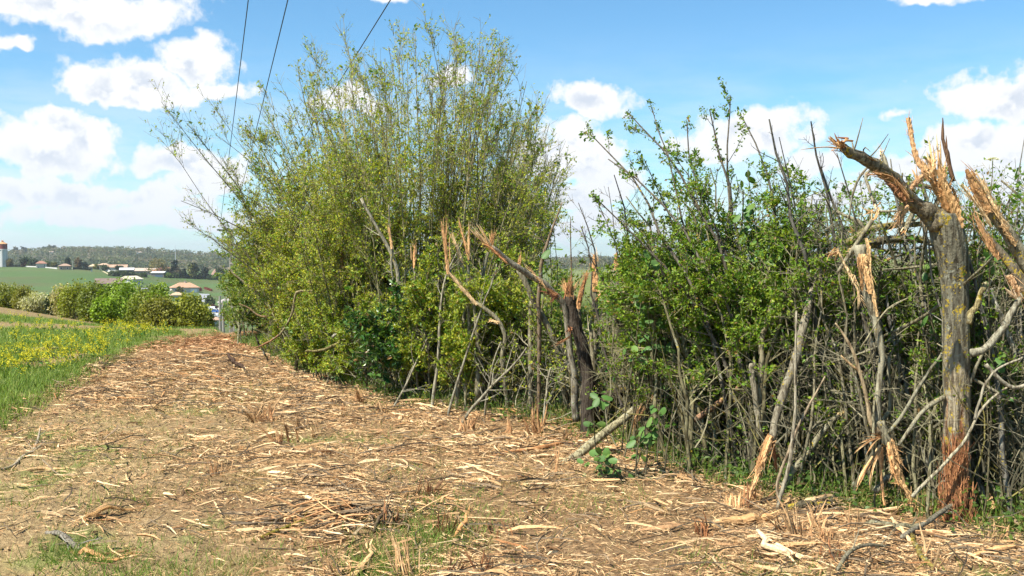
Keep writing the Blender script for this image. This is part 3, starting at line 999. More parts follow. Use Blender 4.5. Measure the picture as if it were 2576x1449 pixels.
# ------------------------------------------------------------------ hedgerow just beyond the brow of the field
HR = [  # u, top v, Y, width, colour, leaf share, label
    (20, 712, 66, 56, (.115, .135, .028), 'olive bush at the far left of the hedgerow beyond the crop'), (62, 722, 64, 40, (.12, .125, .035), 'thin yellowish bush left of the white blossom'),
    (92, 738, 62, 54, (.24, .245, .20), 'white blossoming blackthorn in the hedgerow beyond the crop'), (131, 740, 60, 22, (.020, .032, .016), 'small dark evergreen bush right of the white blossom'),
    (160, 716, 58, 50, (.20, .19, .13), 'greyish bush fading from blossom beside the dark evergreen'), (195, 706, 54, 74, (.115, .135, .024), 'broad olive-green bush at the left of the dense hedgerow'),
    (236, 712, 52, 60, (.085, .11, .022), 'darker green bush in front of the old brown building'), (262, 745, 47, 46, (.115, .18, .018), 'low vivid green bush at the foot of the dense hedgerow'),
    (282, 706, 52, 62, (.10, .145, .022), 'mid-green bush below the grey bungalow'), (322, 702, 51, 70, (.115, .175, .028), 'tall bright green bush at the middle of the dense hedgerow'),
    (360, 724, 49, 56, (.10, .125, .026), 'rounded green bush right of the tall bright one'), (396, 705, 48, 52, (.115, .165, .028), 'upright bright bush in front of the village yard'),
    (400, 742, 44, 70, (.115, .12, .030), 'brownish twiggy bush low in the dense hedgerow'), (440, 748, 45, 60, (.105, .13, .028), 'olive bush below the sandy hipped roof'),
    (478, 738, 44, 62, (.13, .145, .025), 'yellow-green bush at the right end of the dense hedgerow'), (512, 762, 46, 34, (.10, .115, .03), 'thin twiggy bush right of the yellow-green one')]
for u, vt, Y, wpx, cl, lb in HR:
    T = px(u, vt, float(Y))
    base = np.array([T[0], T[1], float(big_z(T[0], T[1])) - .1])
    w = wpx * Y / FPX * 1.4
    h = T[2] - base[2]
    far_tree('hedgerow_bush', lb, 'bush', base, h, w, 'bush', np.array(cl) * np.array([1.9, 1.85, 1.3]), 3200, 'bushes of the hedgerow beyond the crop', .0, 1, .115, (.18, .16, .09))

# ------------------------------------------------------------------ concrete poles and wires
PP = px(582, 700, 70.)
pz = float(big_z(PP[0], 70.))
pb = np.array([PP[0], 70., pz - .3])
ptop = px(581, 575, 70.)
root = thing('concrete_pole', 'concrete power pole with ladder-like openings beyond the end of the hedge', 'power pole', pb)
H = ptop[2] - pb[2]
for s in (-1, 1):
    Geo().tubes(np.array([[pb + [s * .15, 0, 0], pb + [s * .085, 0, H]]]), [.055, .045], 4, (.30, .28, .25), cap=True, twist=math.pi / 4).build('upright', M_CONC, root)
nr = int(H / .62)
for i in range(nr):
    z = .3 + i * .62
    w = .30 - .13 * z / H
    Geo().box(pb + [0, 0, z], (w, .09, .10), 0, (.34, .32, .28)).build('rung', M_CONC, root)
Geo().box(pb + [0, 0, H * .5], (.16, .05, H * .98), 0, (.16, .15, .14)).build('web', M_CONC, root)
Geo().box(ptop + [0, 0, -.1], (1.9, .12, .12), .3, (.25, .25, .25)).build('crossarm', M_CONC, root)
for i, (u, Y, lb) in enumerate([(553, 74., 'slim round concrete pole left of the ladder pole'), (561, 73., 'thin grey steel pole close left of the ladder pole')]):
    P = px(u, 700, Y)
    b0 = np.array([P[0], Y, float(big_z(P[0], Y)) - .3])
    t0 = px(u, 745 + i * 12, Y)
    Geo().tubes(np.array([[b0, (b0 + t0) / 2, t0]]), [.11, .1, .08], 8, (.24, .24, .22), cap=True).build('utility_pole', M_CONC, loc=b0, label=lb, category='pole')
for i, (u, lb) in enumerate([(621, 'leftmost overhead wire against the sky'), (713, 'middle overhead wire of the three'), (944, 'rightmost overhead wire passing behind the bush')]):
    a = ptop + np.array([(-.8, 0, .8)[i], (.1, 0, .2)[i] * .5, .02])
    d = px(u, 0, 23.0)
    e = d + (d - a) * .9
    P = bez(a, (a + e) / 2 + [0, 0, -.5 - .3 * i], e, 40)[0]
    Geo().tubes(P[None], .0125, 6, (.06, .065, .075)).build('power_wire', M_PLAIN, loc=a, label=lb, category='wire', group='overhead wires')
# ------------------------------------------------------------------ the hedge: living shrubs


def tips_in(base_px, outline, n, Y, dY, f0=.7, f1=1.03, f_pow=1.0):
    """tip points spread over the fan between the foot and an outline (frame points)"""
    o = np.asarray(outline, float)
    seg = np.linalg.norm(np.diff(o, axis=0), axis=1)
    cum = np.concatenate([[0], np.cumsum(seg)]) / seg.sum()
    s = (np.arange(n) + rng.random(n)) / n
    b = np.stack([np.interp(s, cum, o[:, 0]), np.interp(s, cum, o[:, 1])], 1)
    f = (f0 + (f1 - f0) * rng.random((n, 1)) ** f_pow)
    q = np.asarray(base_px) + (b - np.asarray(base_px)) * f
    return px(q[:, 0], q[:, 1], Y + rng.uniform(-dY, dY, n))


def shrub(name, label, feet, tips, r0, nb, bl, nt, tl, nl, lsz, leaf, bark=(.19, .17, .125), group=None, lift=.5, bt0=.25, ang=.55, up=.08, wig=.06, mat=M_BARK,
          mleaf=None, twr=.0028, cat='shrub', shape=4, upb=.6, lwr=.62, b2=0, jit=.02, lt0=.1, low=0.0, top=0.0, patch=0.0, hr=.28):
    """feet (N,3) and tips (N,3): one stem each; branches, twigs and leaves grow from the stems"""
    N = len(tips)
    feet = np.asarray(feet, float)
    # stems fan out: those on the left lean left
    feet = feet[np.argsort(feet[:, 0] + rng.normal(size=N) * .12)]
    tips = np.asarray(tips)[np.argsort(np.asarray(tips)[:, 0])]
    base = feet.mean(0)
    root = thing(name, label, cat, base, group)
    H = (tips - feet)
    ctrl = feet + H * np.array([hr, hr, lift]) + rng.normal(size=(N, 3)) * .06 * np.linalg.norm(H, axis=1, keepdims=True)
    n = 11
    P = bez(feet - [0, 0, .08], ctrl, tips, n, wig)
    rr = r0 * rng.uniform(.65, 1.3, (N, 1))
    R = np.maximum(rr * np.linspace(1, .14, n)[None] ** .8, twr)
    length = np.linalg.norm(H, axis=1)
    for i in range(N):
        c = np.asarray(bark) * rng.uniform(.7, 1.3)
        Geo().tubes(P[i:i + 1], R[i:i + 1], 7, c, jag=.06).build('stem', mat, root, smooth=True)
    Q, RQ = grow(P, R, nb, bt0, .98, bl[0], bl[1], ang, up, 5, .10, .5, length, twr)
    tw = Geo()
    bc = np.asarray(bark) * rng.uniform(.7, 1.3, (len(Q), 1)) * 1.05
    tw.tubes(Q, RQ, 3, bc)
    sets = [Q]
    if b2:
        Q2, RQ2 = grow(Q, RQ, b2, .2, .95, bl[0] * .5, bl[1] * .5, ang, up, 5, .12, .6, np.repeat(length, nb), twr)
        tw.tubes(Q2, RQ2, 3, np.asarray(bark) * rng.uniform(.7, 1.3, (len(Q2), 1)))
        sets.append(Q2)
        allQ, allR = np.concatenate([Q[:, ::1][:, :5], Q2]), np.concatenate([RQ[:, :5], RQ2])
    else:
        allQ, allR = Q, RQ
    T, RT = grow(allQ, allR, nt, .15, 1.0, tl[0], tl[1], .75, up, 3, .18, .6, None, twr * .85)
    tw.tubes(T, RT, 3, np.asarray(bark) * rng.uniform(.7, 1.35, (len(T), 1)))
    tw.build('twigs', M_TWIG, root, kind='stuff')
    if nl:
        g = Geo()
        if patch:      # leaves in patches with gaps between
            pz = T[:, -1]
            T = T[fbm(pz[:, 0] * 2.6 + pz[:, 2] * 2.1 + 50, pz[:, 1] * 1.6 + pz[:, 2] * 2.3 + 20, 3) + rng.normal(size=len(T)) * .05 > patch]
        if low:       # few leaves in the shade low down
            T = T[rng.random(len(T)) < .20 + .80 * sstep(T[:, -1, 2], low * .35, low * 1.4)]
            allQ = allQ[rng.random(len(allQ)) < .12 + .88 * sstep(allQ[:, -1, 2], low * .35, low * 1.4)]
        if top:       # buds are only just opening on the high twigs
            T = T[rng.random(len(T)) < 1 - .45 * sstep(T[:, -1, 2], top * .75, top * 1.3)]
            allQ = allQ[rng.random(len(allQ)) < 1 - .45 * sstep(allQ[:, -1, 2], top * .75, top * 1.3)]
        leaf_on(T, nl, lsz, leaf, g, lt0, jit, lwr, upb, shape)
        if len(T) > 60:        # other plants twining through: larger, darker leaves
            leaf_on(T[rng.random(len(T)) < .10], 3, lsz * 1.7, np.asarray(leaf) * [.55, .72, .9], g, lt0, jit, lwr, upb, shape)
        leaf_on(allQ, max(1, nl // 2), lsz, leaf, g, .3, jit, lwr, upb, shape)
        g.build('foliage', mleaf or M_LEAF, root, kind='stuff')
    return root


def feet_at(points, n, sx, sy):
    """n feet scattered round a ground place given as frame point"""
    c = near_ground(*points)
    x = c[0] + np.clip(rng.normal(size=n), -1.25, 1.25) * sx
    y = c[1] + np.clip(rng.normal(size=n), -1.3, 1.3) * sy
    return np.stack([x, y, ground_z(x, y)], 1)


LF = (.330, .375, .036)       # fresh yellow-green
LF2 = (.265, .320, .030)
LH = (.160, .245, .020)       # hawthorn
LD = (.065, .115, .018)       # dark green, shade of the hedge interior put into the leaf colour
OLIVE = (.25, .225, .12)
GREY = (.18, .165, .105)

# the tall coppice that the cutter has not reached
shrub('coppice_shrub', 'tall dense coppice shrub with hundreds of upright twiggy stems and small fresh leaves', feet_at((1070, 950), 70, .55, .5),
      tips_in((1050, 880), [(800, 420), (790, 250), (850, 100), (950, 75), (1040, 85), (1120, 70), (1200, 75), (1280, 115), (1345, 160), (1375, 260), (1390, 380), (1390, 500)], 70, 13.6, 1.3, .66, 1.0),
      .015, 14, (.08, .22), 9, (.14, .40), 6, .031, LF, OLIVE, lift=.56, ang=.36, up=.06, twr=.0030, low=.9, top=2.6, wig=.03)
shrub('coppice_shrub', 'left half of the tall coppice with stems arching over the track', feet_at((900, 912), 66, .45, .5),
      tips_in((880, 860), [(560, 600), (560, 480), (590, 380), (640, 280), (700, 160), (770, 110), (850, 85), (940, 95), (1030, 110)], 66, 15.8, 1.3, .64, 1.0),
      .016, 14, (.08, .22), 9, (.14, .40), 6, .033, LF, OLIVE, lift=.52, ang=.36, up=.06, twr=.0033, low=.9, top=2.6, wig=.03)
shrub('coppice_shrub', 'right flank of the tall coppice, thin pale twigs reaching toward the cut hedge', feet_at((1190, 965), 62, .4, .4),
      tips_in((1150, 880), [(1090, 85), (1180, 80), (1270, 130), (1350, 190), (1395, 300), (1410, 400), (1410, 500), (1390, 590)], 62, 12.9, 1.2, .62, 1.02),
      .014, 13, (.08, .22), 9, (.14, .38), 6, .029, LF, (.24, .215, .125), lift=.52, ang=.36, up=.04, twr=.0029, low=.9, top=2.4, wig=.03)
shrub('coppice_shrub', 'leafy shrub filling the middle of the tall coppice', feet_at((980, 945), 40, .45, .3),
      tips_in((990, 900), [(700, 560), (740, 420), (850, 340), (960, 300), (1080, 300), (1210, 370), (1300, 500)], 40, 12.9, .8, .5, 1.0),
      .012, 15, (.16, .32), 9, (.12, .3), 7, .030, LF, OLIVE, lift=.52, ang=.5, up=.05, twr=.0027, low=.7, wig=.04)
shrub('coppice_shrub', 'leafy twiggy shrub bulging over the track left of the tall coppice', feet_at((860, 910), 34, .4, .35),
      tips_in((860, 880), [(620, 700), (590, 600), (630, 490), (710, 420), (820, 420), (900, 520)], 34, 14.9, .9, .5, 1.0),
      .012, 15, (.16, .32), 9, (.12, .3), 8, .032, LF, OLIVE, lift=.48, ang=.55, up=.04, twr=.0030, low=.7, wig=.04)
shrub('leaning_shrub', 'bare-tipped shrub leaning far out over the track from the tall coppice', feet_at((880, 900), 9, .3, .3),
      px([405, 470, 520, 400, 455, 470, 520, 590, 560], [255, 310, 245, 345, 505, 560, 590, 470, 350], np.array([15.0, 15.2, 15.4, 15.2, 14.8, 14.6, 15, 15.4, 15.6])),
      .015, 12, (.10, .26), 8, (.12, .34), 3, .028, LF, (.21, .19, .135), lift=.42, ang=.42, up=.10, twr=.0030, bt0=.4)
shrub('far_shrub', 'soft bright green shrub at the far end of the hedge beside the concrete pole', feet_at((690, 858), 26, .45, .8),
      tips_in((700, 800), [(690, 800), (610, 730), (556, 680), (560, 610), (600, 560), (650, 540), (700, 560), (740, 640)], 26, 20.5, 1.6, .5, 1.0),
      .014, 12, (.2, .4), 8, (.15, .4), 12, .050, (.185, .25, .04), (.19, .18, .11), lift=.55, ang=.7, up=.03, twr=.0036)
shrub('far_shrub', 'olive shrub hanging over the track just before the end of the hedge', feet_at((760, 880), 22, .4, .5),
      tips_in((760, 830), [(690, 790), (625, 720), (605, 630), (680, 540), (760, 560)], 22, 17.8, 1.0, .5, 1.0),
      .014, 12, (.2, .4), 8, (.15, .35), 10, .042, (.17, .22, .032), (.19, .17, .10), lift=.5, ang=.7, up=.02, twr=.0034)
for lb, ft, out, Y in [('low leafy shrub at the foot of the coppice beside the far mulch', (745, 892), [(690, 850), (685, 790), (720, 720), (780, 720), (830, 800)], 16.2), ('low twiggy shrub at the foot of the coppice left of the stripped trunk', (830, 925), [(720, 870), (730, 790), (790, 730), (870, 730), (920, 810)], 14.0),
                       ('low fresh shrub in front of the stripped trunk', (925, 965), [(820, 900), (830, 800), (890, 740), (960, 740), (1010, 820)], 12.4)]:
    shrub('coppice_foot_shrub', lb, feet_at(ft, 26, .38, .25), tips_in(ft, out, 26, Y, .5, .45, 1.0), .008, 9, (.16, .36), 7, (.08, .24), 8, .037, LF2, (.19, .175, .115), lift=.55, ang=.65, up=.04, twr=.0024, group='low shrubs along the foot of the coppice')

# the cut hedge: leafy shrubs among the broken stems (foot, outline, depth ...)
CUT = [
    ('hedge_shrub', 'twiggy low shrub at the foot of the tall coppice', (880, 955), 16, .35, .25, [(760, 860), (780, 760), (860, 700), (960, 700), (1000, 780)], 12.9, .4, LF2, 10, .036, GREY, M_LEAF, .016),
    ('glossy_shrub', 'dark glossy-leaved evergreen shrub below the coppice', (1000, 985), 14, .25, .2, [(910, 900), (900, 800), (940, 740), (1010, 720), (1060, 760), (1070, 860)], 11.2, .35, (.065, .135, .022), 7, .060, GREY, M_GLOSS, .012),
    ('hedge_shrub', 'fresh green shrub under the splintered pale stems', (1110, 1005), 30, .35, .3, [(990, 860), (1000, 740), (1060, 650), (1150, 640), (1230, 680), (1250, 800)], 10.9, .5, LF2, 11, .036, GREY, M_LEAF, .014),
    ('hedge_shrub', 'leafy green shrub left of the dark snapped stem', (1260, 1020), 30, .35, .3, [(1120, 900), (1130, 760), (1200, 680), (1290, 660), (1370, 700), (1400, 820)], 10.3, .5, LF2, 12, .034, GREY, M_LEAF, .014),
    ('glossy_shrub', 'glossy dark shrub deep in the hedge behind the curved snapped limb', (1250, 1010), 12, .25, .2, [(1160, 900), (1170, 800), (1230, 740), (1320, 760), (1340, 850)], 10.9, .3, (.060, .125, .022), 7, .055, GREY, M_GLOSS, .012),
    ('hedge_shrub', 'thin airy shrub around the dark snapped stem with sky behind it', (1450, 1045), 18, .3, .25, [(1330, 780), (1380, 700), (1440, 680), (1500, 700), (1540, 760)], 9.9, .4, (.18, .25, .03), 6, .030, GREY, M_LEAF, .014),
    ('hedge_shrub', 'low green shrub between the dark snapped stem and the hawthorn', (1570, 1050), 20, .25, .25, [(1470, 900), (1480, 800), (1540, 740), (1600, 780)], 9.8, .35, (.15, .23, .022), 9, .032, GREY, M_LEAF, .012),
    ('hawthorn_shrub', 'big leafy hawthorn with thorny branches rising against the sky', (1830, 1190), 34, .28, .35, [(1580, 640), (1550, 560), (1580, 480), (1650, 440), (1720, 430), (1790, 420), (1850, 410), (1910, 440), (1980, 470), (2060, 480), (2120, 560), (2130, 660)], 7.9, .55, LH, 16, .026, (.17, .155, .085), M_LEAF, .022),
    ('hawthorn_shrub', 'thick leafy hawthorn crown right of centre, level with the broken limb', (2010, 1200), 30, .25, .3, [(1800, 700), (1780, 560), (1850, 470), (1960, 450), (2060, 470), (2150, 520), (2190, 620)], 7.5, .45, LH, 16, .026, (.165, .15, .085), M_LEAF, .016),
    ('hawthorn_shrub', 'left side of the hawthorn hanging over the wayfaring leaves', (1680, 1140), 28, .25, .3, [(1600, 780), (1590, 660), (1640, 580), (1720, 530), (1800, 550), (1820, 660)], 8.4, .45, LH, 15, .027, (.17, .155, .085), M_LEAF, .016),
    ('hedge_shrub', 'dark shrub, hedge shade put into its colour, low behind the leaning stripped stem', (1950, 1200), 24, .35, .25, [(1700, 1000), (1720, 860), (1820, 780), (1960, 760), (2080, 780), (2130, 900)], 8.0, .35, LD, 9, .034, (.13, .12, .085), M_LEAF, .012),
    ('hedge_shrub', 'tangled shrub behind the shredded stem with fibre fan', (2240, 1230), 26, .35, .3, [(2080, 960), (2090, 800), (2160, 640), (2260, 580), (2350, 560), (2390, 700)], 7.2, .4, (.15, .225, .02), 10, .028, (.20, .185, .105), M_LEAF, .013),
    ('hedge_shrub', 'twiggy shrub behind the lichen-covered trunk', (2440, 1270), 22, .3, .3, [(2280, 900), (2300, 700), (2400, 560), (2500, 520), (2570, 560), (2600, 700)], 6.9, .4, (.15, .225, .02), 9, .028, (.21, .195, .115), M_LEAF, .013),
    ('hedge_shrub', 'shrub at the right edge behind the torn leaning trunk', (2640, 1300), 18, .25, .3, [(2480, 900), (2490, 700), (2560, 520), (2650, 480), (2720, 640)], 6.5, .4, (.15, .225, .02), 9, .028, (.21, .195, .115), M_LEAF, .013),
]
for nm, lb, ft, n, sx, sy, out, Y, dY, lf, nl, ls, bk, ml, r in CUT:
    hw = nm == 'hawthorn_shrub'
    shrub(nm, lb, feet_at(ft, n, sx, sy), tips_in(ft, out, n, Y, dY, .45, 1.03, .7), r * .8, 13 if hw else 10, (.18, .42) if hw else (.16, .36), 8, (.06, .18) if hw else (.07, .20), nl, ls, lf, bk, hr=.10 if hw else .28, lift=.80 if hw else .5, ang=1.15 if hw else .8, up=-.05 if hw else .0, twr=.0020, mleaf=ml,
          wig=.20 if hw else .10, mat=M_LICHEN2 if hw else M_BARK, shape=6 if nm == 'glossy_shrub' else 4, group='shrubs of the cut hedge', jit=.018, patch=.47 if Y < 9 else .40, low=(.95 if Y < 9 else .25) if nm != 'glossy_shrub' else 0)

# dark backing row added to block meadow light, hedge shade put into its colour
for lb, ft, out, Y in [('added dark shrub blocking meadow light behind the hawthorn', (1830, 1080), [(1560, 900), (1570, 740), (1700, 640), (1880, 620), (2040, 680), (2080, 880)], 9.1), ('added dark shrub blocking meadow light behind the leaning stripped stem', (2120, 1110), [(1900, 900), (1930, 760), (2060, 680), (2200, 700), (2260, 880)], 8.5),
                       ('added dark shrub blocking meadow light behind the big lichen trunk', (2420, 1150), [(2260, 1060), (2270, 960), (2380, 880), (2520, 880), (2600, 980)], 7.8), ('added dark shrub blocking meadow light behind the curved bough', (1290, 960), [(1080, 880), (1100, 760), (1200, 700), (1340, 700), (1440, 800)], 12.0), ('added dark shrub blocking meadow light behind the evergreen', (1080, 930), [(900, 860), (920, 720), (1030, 640), (1160, 640), (1220, 780)], 13.6)]:
    shrub('light_block_shrub', lb, feet_at(ft, 24, .4, .25), tips_in(ft, out, 24, Y, .4, .4, 1.0), .012, 8, (.18, .4), 5, (.1, .25), 7, .07, (.055, .10, .018), (.14, .13, .09), lift=.5, ang=.8, up=.02, twr=.003, group='dark shrubs added to block meadow light behind the hedge')

# bare thorny shoots of the hawthorn sticking out into the sky: part of a thorn bush with few leaves
shrub('thorn_shrub', 'bare thorny shrub with long spiny shoots against the sky above the hawthorn', feet_at((1900, 1190), 12, .2, .25),
      px([1483, 1530, 1577, 1640, 1728, 1785, 1838, 1870, 1575, 1500, 1620, 1700], [335, 400, 280, 270, 310, 275, 240, 300, 560, 500, 400, 400], rng.uniform(7.4, 8.2, 12)),
      .016, 9, (.06, .16), 6, (.03, .09), 6, .024, LH, (.13, .115, .09), hr=.12, lift=.68, ang=.6, up=.06, twr=.0018, mat=M_LICHEN2, wig=.10, bt0=.45)
shrub('thorn_shrub', 'dark bare branching shrub between the snapped stem and the hawthorn', feet_at((1640, 1110), 8, .15, .2),
      px([1455, 1462, 1500, 1530, 1560, 1590, 1480, 1545], [510, 570, 500, 470, 545, 600, 640, 440], rng.uniform(8.2, 8.8, 8)),
      .016, 8, (.08, .2), 5, (.04, .12), 0, .024, LH, (.12, .105, .085), lift=.45, ang=.7, up=.03, twr=.0020, wig=.10, bt0=.5)
shrub('thorn_shrub', 'dark bare spiny branch curving up left of the broken limb', feet_at((2190, 1235), 5, .1, .1),
      px([1935, 1960, 2040, 2065, 2105], [300, 345, 305, 420, 385], np.array([7.0, 7.1, 6.9, 7.0, 6.8])),
      .020, 8, (.06, .16), 4, (.03, .08), 0, .024, LH, (.10, .095, .08), lift=.55, ang=.9, up=.02, twr=.0018, wig=.10, bt0=.6)
shrub('thorn_shrub', 'grey bare stems crossing behind the top of the lichen trunk', feet_at((2520, 1290), 9, .25, .2),
      px([2580, 2600, 2540, 2575, 2300, 2210, 2240, 2620, 2330], [330, 420, 560, 640, 470, 520, 400, 600, 400], rng.uniform(6.2, 6.9, 9)),
      .018, 8, (.08, .2), 5, (.04, .12), 2, .028, LH, (.20, .19, .16), lift=.5, ang=.7, up=.03, twr=.0020, wig=.08, bt0=.45, mat=M_LICHEN2)

# tangled twigs and leaves round the tops of the broken trunks
for lb, ft, n, (u0, u1, v0, v1), Y in [('tangled thorny twigs between the hawthorn and the big trunk', (2230, 1240), 24, (2090, 2360, 430, 760), 6.9), ('tangled leafy twigs right of the big trunk', (2500, 1290), 24, (2420, 2620, 470, 820), 6.6),
                                       ('tangled twigs in front of the hawthorn right side', (2090, 1225), 22, (1980, 2180, 480, 800), 7.0)]:
    shrub('twig_tangle', lb, feet_at(ft, n, .25, .2), px(rng.uniform(u0, u1, n), rng.uniform(v0, v1, n), Y + rng.uniform(-.3, .3, n)), .012, 16, (.12, .34), 7, (.06, .2), 4, .026, LH, (.21, .19, .125), lift=.5, ang=1.1, up=-.02, twr=.0020, wig=.18, mat=M_LICHEN2, low=1.2, cat='thicket', patch=.46)

# thickets of thin upright shoots low in the hedge
TH = [((900, 960), 13.0, 26, (700, 960), 'thin upright shoots at the foot of the tall coppice'), ((1130, 1000), 11.2, 26, (760, 1000), 'thin upright shoots under the splintered pale stems'),
      ((1330, 1030), 10.3, 26, (760, 1020), 'thin upright shoots left of the dark snapped stem'), ((1670, 1130), 8.6, 28, (800, 1060), 'thin upright shoots behind the wayfaring leaves'),
      ((1800, 1180), 8.0, 34, (780, 1120), 'crowded dark shoots below the hawthorn crown'), ((2000, 1215), 7.5, 34, (780, 1150), 'crowded dark shoots behind the leaning stripped stem'),
      ((2180, 1240), 7.2, 30, (760, 1180), 'crowded shoots left of the shredded stem'), ((2330, 1265), 6.9, 28, (700, 1200), 'crowded shoots between shredded stem and lichen trunk'),
      ((2530, 1295), 6.6, 28, (650, 1250), 'crowded shoots right of the lichen trunk')]
for (ft, Y, n, (vt, vb), lb) in TH:
    F = feet_at(ft, n, .36, .22)
    uu = ft[0] + (F[:, 0] - F[:, 0].mean()) * FPX / Y + rng.normal(size=n) * 45
    shrub('shoot_thicket', lb, F, px(uu, rng.uniform(vt, vt + 190, n), Y + rng.uniform(-.35, .35, n)), .0060, 4, (.12, .3), 4, (.06, .18), 2, .026, LH if Y < 9 else LF2, (.125, .112, .065), lift=.5, ang=.6, up=.05, wig=.08, twr=.0018,
          group='shoot thickets in the hedge', cat='thicket')

# ------------------------------------------------------------------ wayfaring shrub: large round leaves, each its own part
lg = Geo()
ang_ = np.linspace(0, math.pi, 7)
half = np.stack([np.sin(ang_) * .31 * (1 - .15 * np.cos(ang_)), (1 - np.cos(ang_)) / 2], 1)
V = [(0, h[1], -.06 * h[1] ** 2) for h in half] + [(h[0], h[1], -.22 * h[0] - .10 * h[1] ** 2) for h in half[1:-1]] + [(-h[0], h[1], -.22 * h[0] - .10 * h[1] ** 2) for h in half[1:-1]]
Fq, Ft = [], []
for s, off in ((1, 7), (-1, 12)):
    for i in range(6):
        a, b2_ = i, i + 1
        oa, ob = (off + i - 1 if i > 0 else None), (off + i if i < 5 else None)
        if oa is None:
            Ft.append((a, ob, b2_) if s > 0 else (a, b2_, ob))
        elif ob is None:
            Ft.append((a, oa, b2_) if s > 0 else (a, b2_, oa))
        else:
            Fq.append((a, oa, ob, b2_) if s > 0 else (a, b2_, ob, oa))
LEAF_MESHES = []
for cc in [(.085, .18, .042), (.105, .205, .05), (.07, .15, .036), (.13, .22, .05)]:
    lg = Geo().add(np.array(V), [np.array(Fq), np.array(Ft)], cc)
    me = lg.mesh('broad_leaf', smooth=True)
    me.materials.append(M_BROAD)
    LEAF_MESHES.append(me)


def wayfaring(label, feet, tips, n_leaf, size, r=.007):
    base = feet.mean(0)
    root = thing('wayfaring_shrub', label, 'shrub', base, 'large-leaved shrubs in the hedge')
    N = len(tips)
    ctrl = feet + (tips - feet) * [.3, .3, .6] + rng.normal(size=(N, 3)) * .05
    P = bez(feet, ctrl, tips, 9, .06)
    R = np.tile(np.linspace(r, r * .35, 9), (N, 1))
    for i in range(N):
        Geo().tubes(P[i:i + 1], R[i:i + 1], 6, np.array((.17, .15, .09)) * rng.uniform(.8, 1.2)).build('stem', M_BARK, root, smooth=True)
    Q, RQ = grow(P, R, 3, .35, .95, .12, .3, .7, .05, 5, .1, .6)
    g = Geo().tubes(Q, RQ, 4, (.17, .15, .08))
    g.build('side_shoots', M_BARK, root, kind='stuff')
    A = np.concatenate([Q, P[:, 4:]])
    k = rng.integers(0, len(A), n_leaf // 2)
    pos, tan = along(A[k], rng.uniform(.25, 1, len(k)))
    for i in range(len(k)):
        side = unit(np.cross(tan[i], [0, 0, 1]) + rng.normal(size=3) * .35)
        for s in (-1, 1):        # leaves in opposite pairs
            d = unit(side * s + np.array([0, 0, rng.uniform(-.5, .25)]) + rng.normal(size=3) * .25)
            nn = unit(np.array([-.45, -.65, .7]) + rng.normal(size=3) * .35)
            xx = unit(np.cross(d, nn))
            zz = np.cross(xx, d)
            o = bpy.data.objects.new('leaf', LEAF_MESHES[rng.integers(4)])
            sc = size * rng.uniform(.6, 1.2)
            p0 = pos[i] + d * .012 - base
            o.matrix_local = Matrix([[xx[j] * sc, d[j] * sc, zz[j] * sc, p0[j]] for j in range(3)] + [[0, 0, 0, 1]])
            COL.objects.link(o)
            o.parent = root
    return root


wayfaring('large-leaved shrub hanging in the gap left of the hawthorn', feet_at((1650, 1150), 10, .22, .12), px(rng.uniform(1560, 1720, 10), rng.uniform(640, 940, 10), rng.uniform(7.4, 7.9, 10)), 150, .075)
wayfaring('low large-leaved shrub spreading over the fallen pole onto the mulch', feet_at((1590, 1215), 12, .16, .12), px(rng.uniform(1450, 1720, 12), rng.uniform(1010, 1210, 12), rng.uniform(6.95, 7.5, 12)), 130, .075)
wayfaring('large-leaved shoots growing through the top of the hawthorn', feet_at((1950, 1190), 6, .1, .1), px(rng.uniform(1790, 2060, 6), rng.uniform(370, 560, 6), rng.uniform(7.3, 7.8, 6)), 70, .075)
wayfaring('large-leaved shoots around the top of the lichen trunk', feet_at((2430, 1280), 5, .1, .1), px([2350, 2410, 2480, 2550, 2320], [500, 520, 470, 470, 640], rng.uniform(6.2, 6.6, 5)), 50, .075)
wayfaring('large-leaved seedlings between the leaning stem and the lichen trunk', feet_at((2120, 1215), 5, .15, .08), px([2060, 2100, 2150, 2180, 2120], [1150, 1120, 1160, 1190, 1180], rng.uniform(6.9, 7.2, 5)), 40, .085)
wayfaring('few large leaves on the snapped dark spike above the gap', feet_at((1400, 1050), 2, .05, .05), px([1385, 1392], [600, 570], [9.4, 9.4]), 8, .10)
wayfaring('large-leaved shoot carrying one white flower head against the sky', feet_at((2500, 1300), 1, .02, .02), px([2497], [425], [6.0]), 14, .075)
root = thing('flower_head', 'small domed white flower head on a leafy shoot at the upper right', 'flower', px(2497, 408, 6.0))
c0 = px(2497, 404, 6.0)
g = Geo()
nf = 120
a, rr_ = rng.uniform(0, 6.28, nf), np.sqrt(rng.random(nf)) * .034
g.leaves(c0 + np.stack([np.cos(a) * rr_, np.sin(a) * rr_, .016 - rr_ ** 2 * 10], 1), rvec(nf) * [1, 1, .2], unit(rvec(nf) * .4 + [0, 0, 1]), .012, .011, np.full((nf, 3), .74) * rng.uniform(.85, 1.1, (nf, 1)))
g.build('florets', M_PETAL, root, kind='stuff')
Geo().tubes(np.array([[c0 - [0, 0, .05], c0]]), .003, 5, (.12, .15, .05)).build('stalk', M_BARK, root)
# ------------------------------------------------------------------ snapped and shredded stems


def z5(x, y):
    return 1940.7 + x * .3819, 273.1 + y * .3819


def z6(x, y):
    return 1797.0 + x * .4216, 718.8 + y * .4216


def z3(x, y):
    return 862.6 + x * .3969, 503.1 + y * .3969


def z7(x, y):
    return 2156.4 + x * .3075, 273.1 + y * .3075


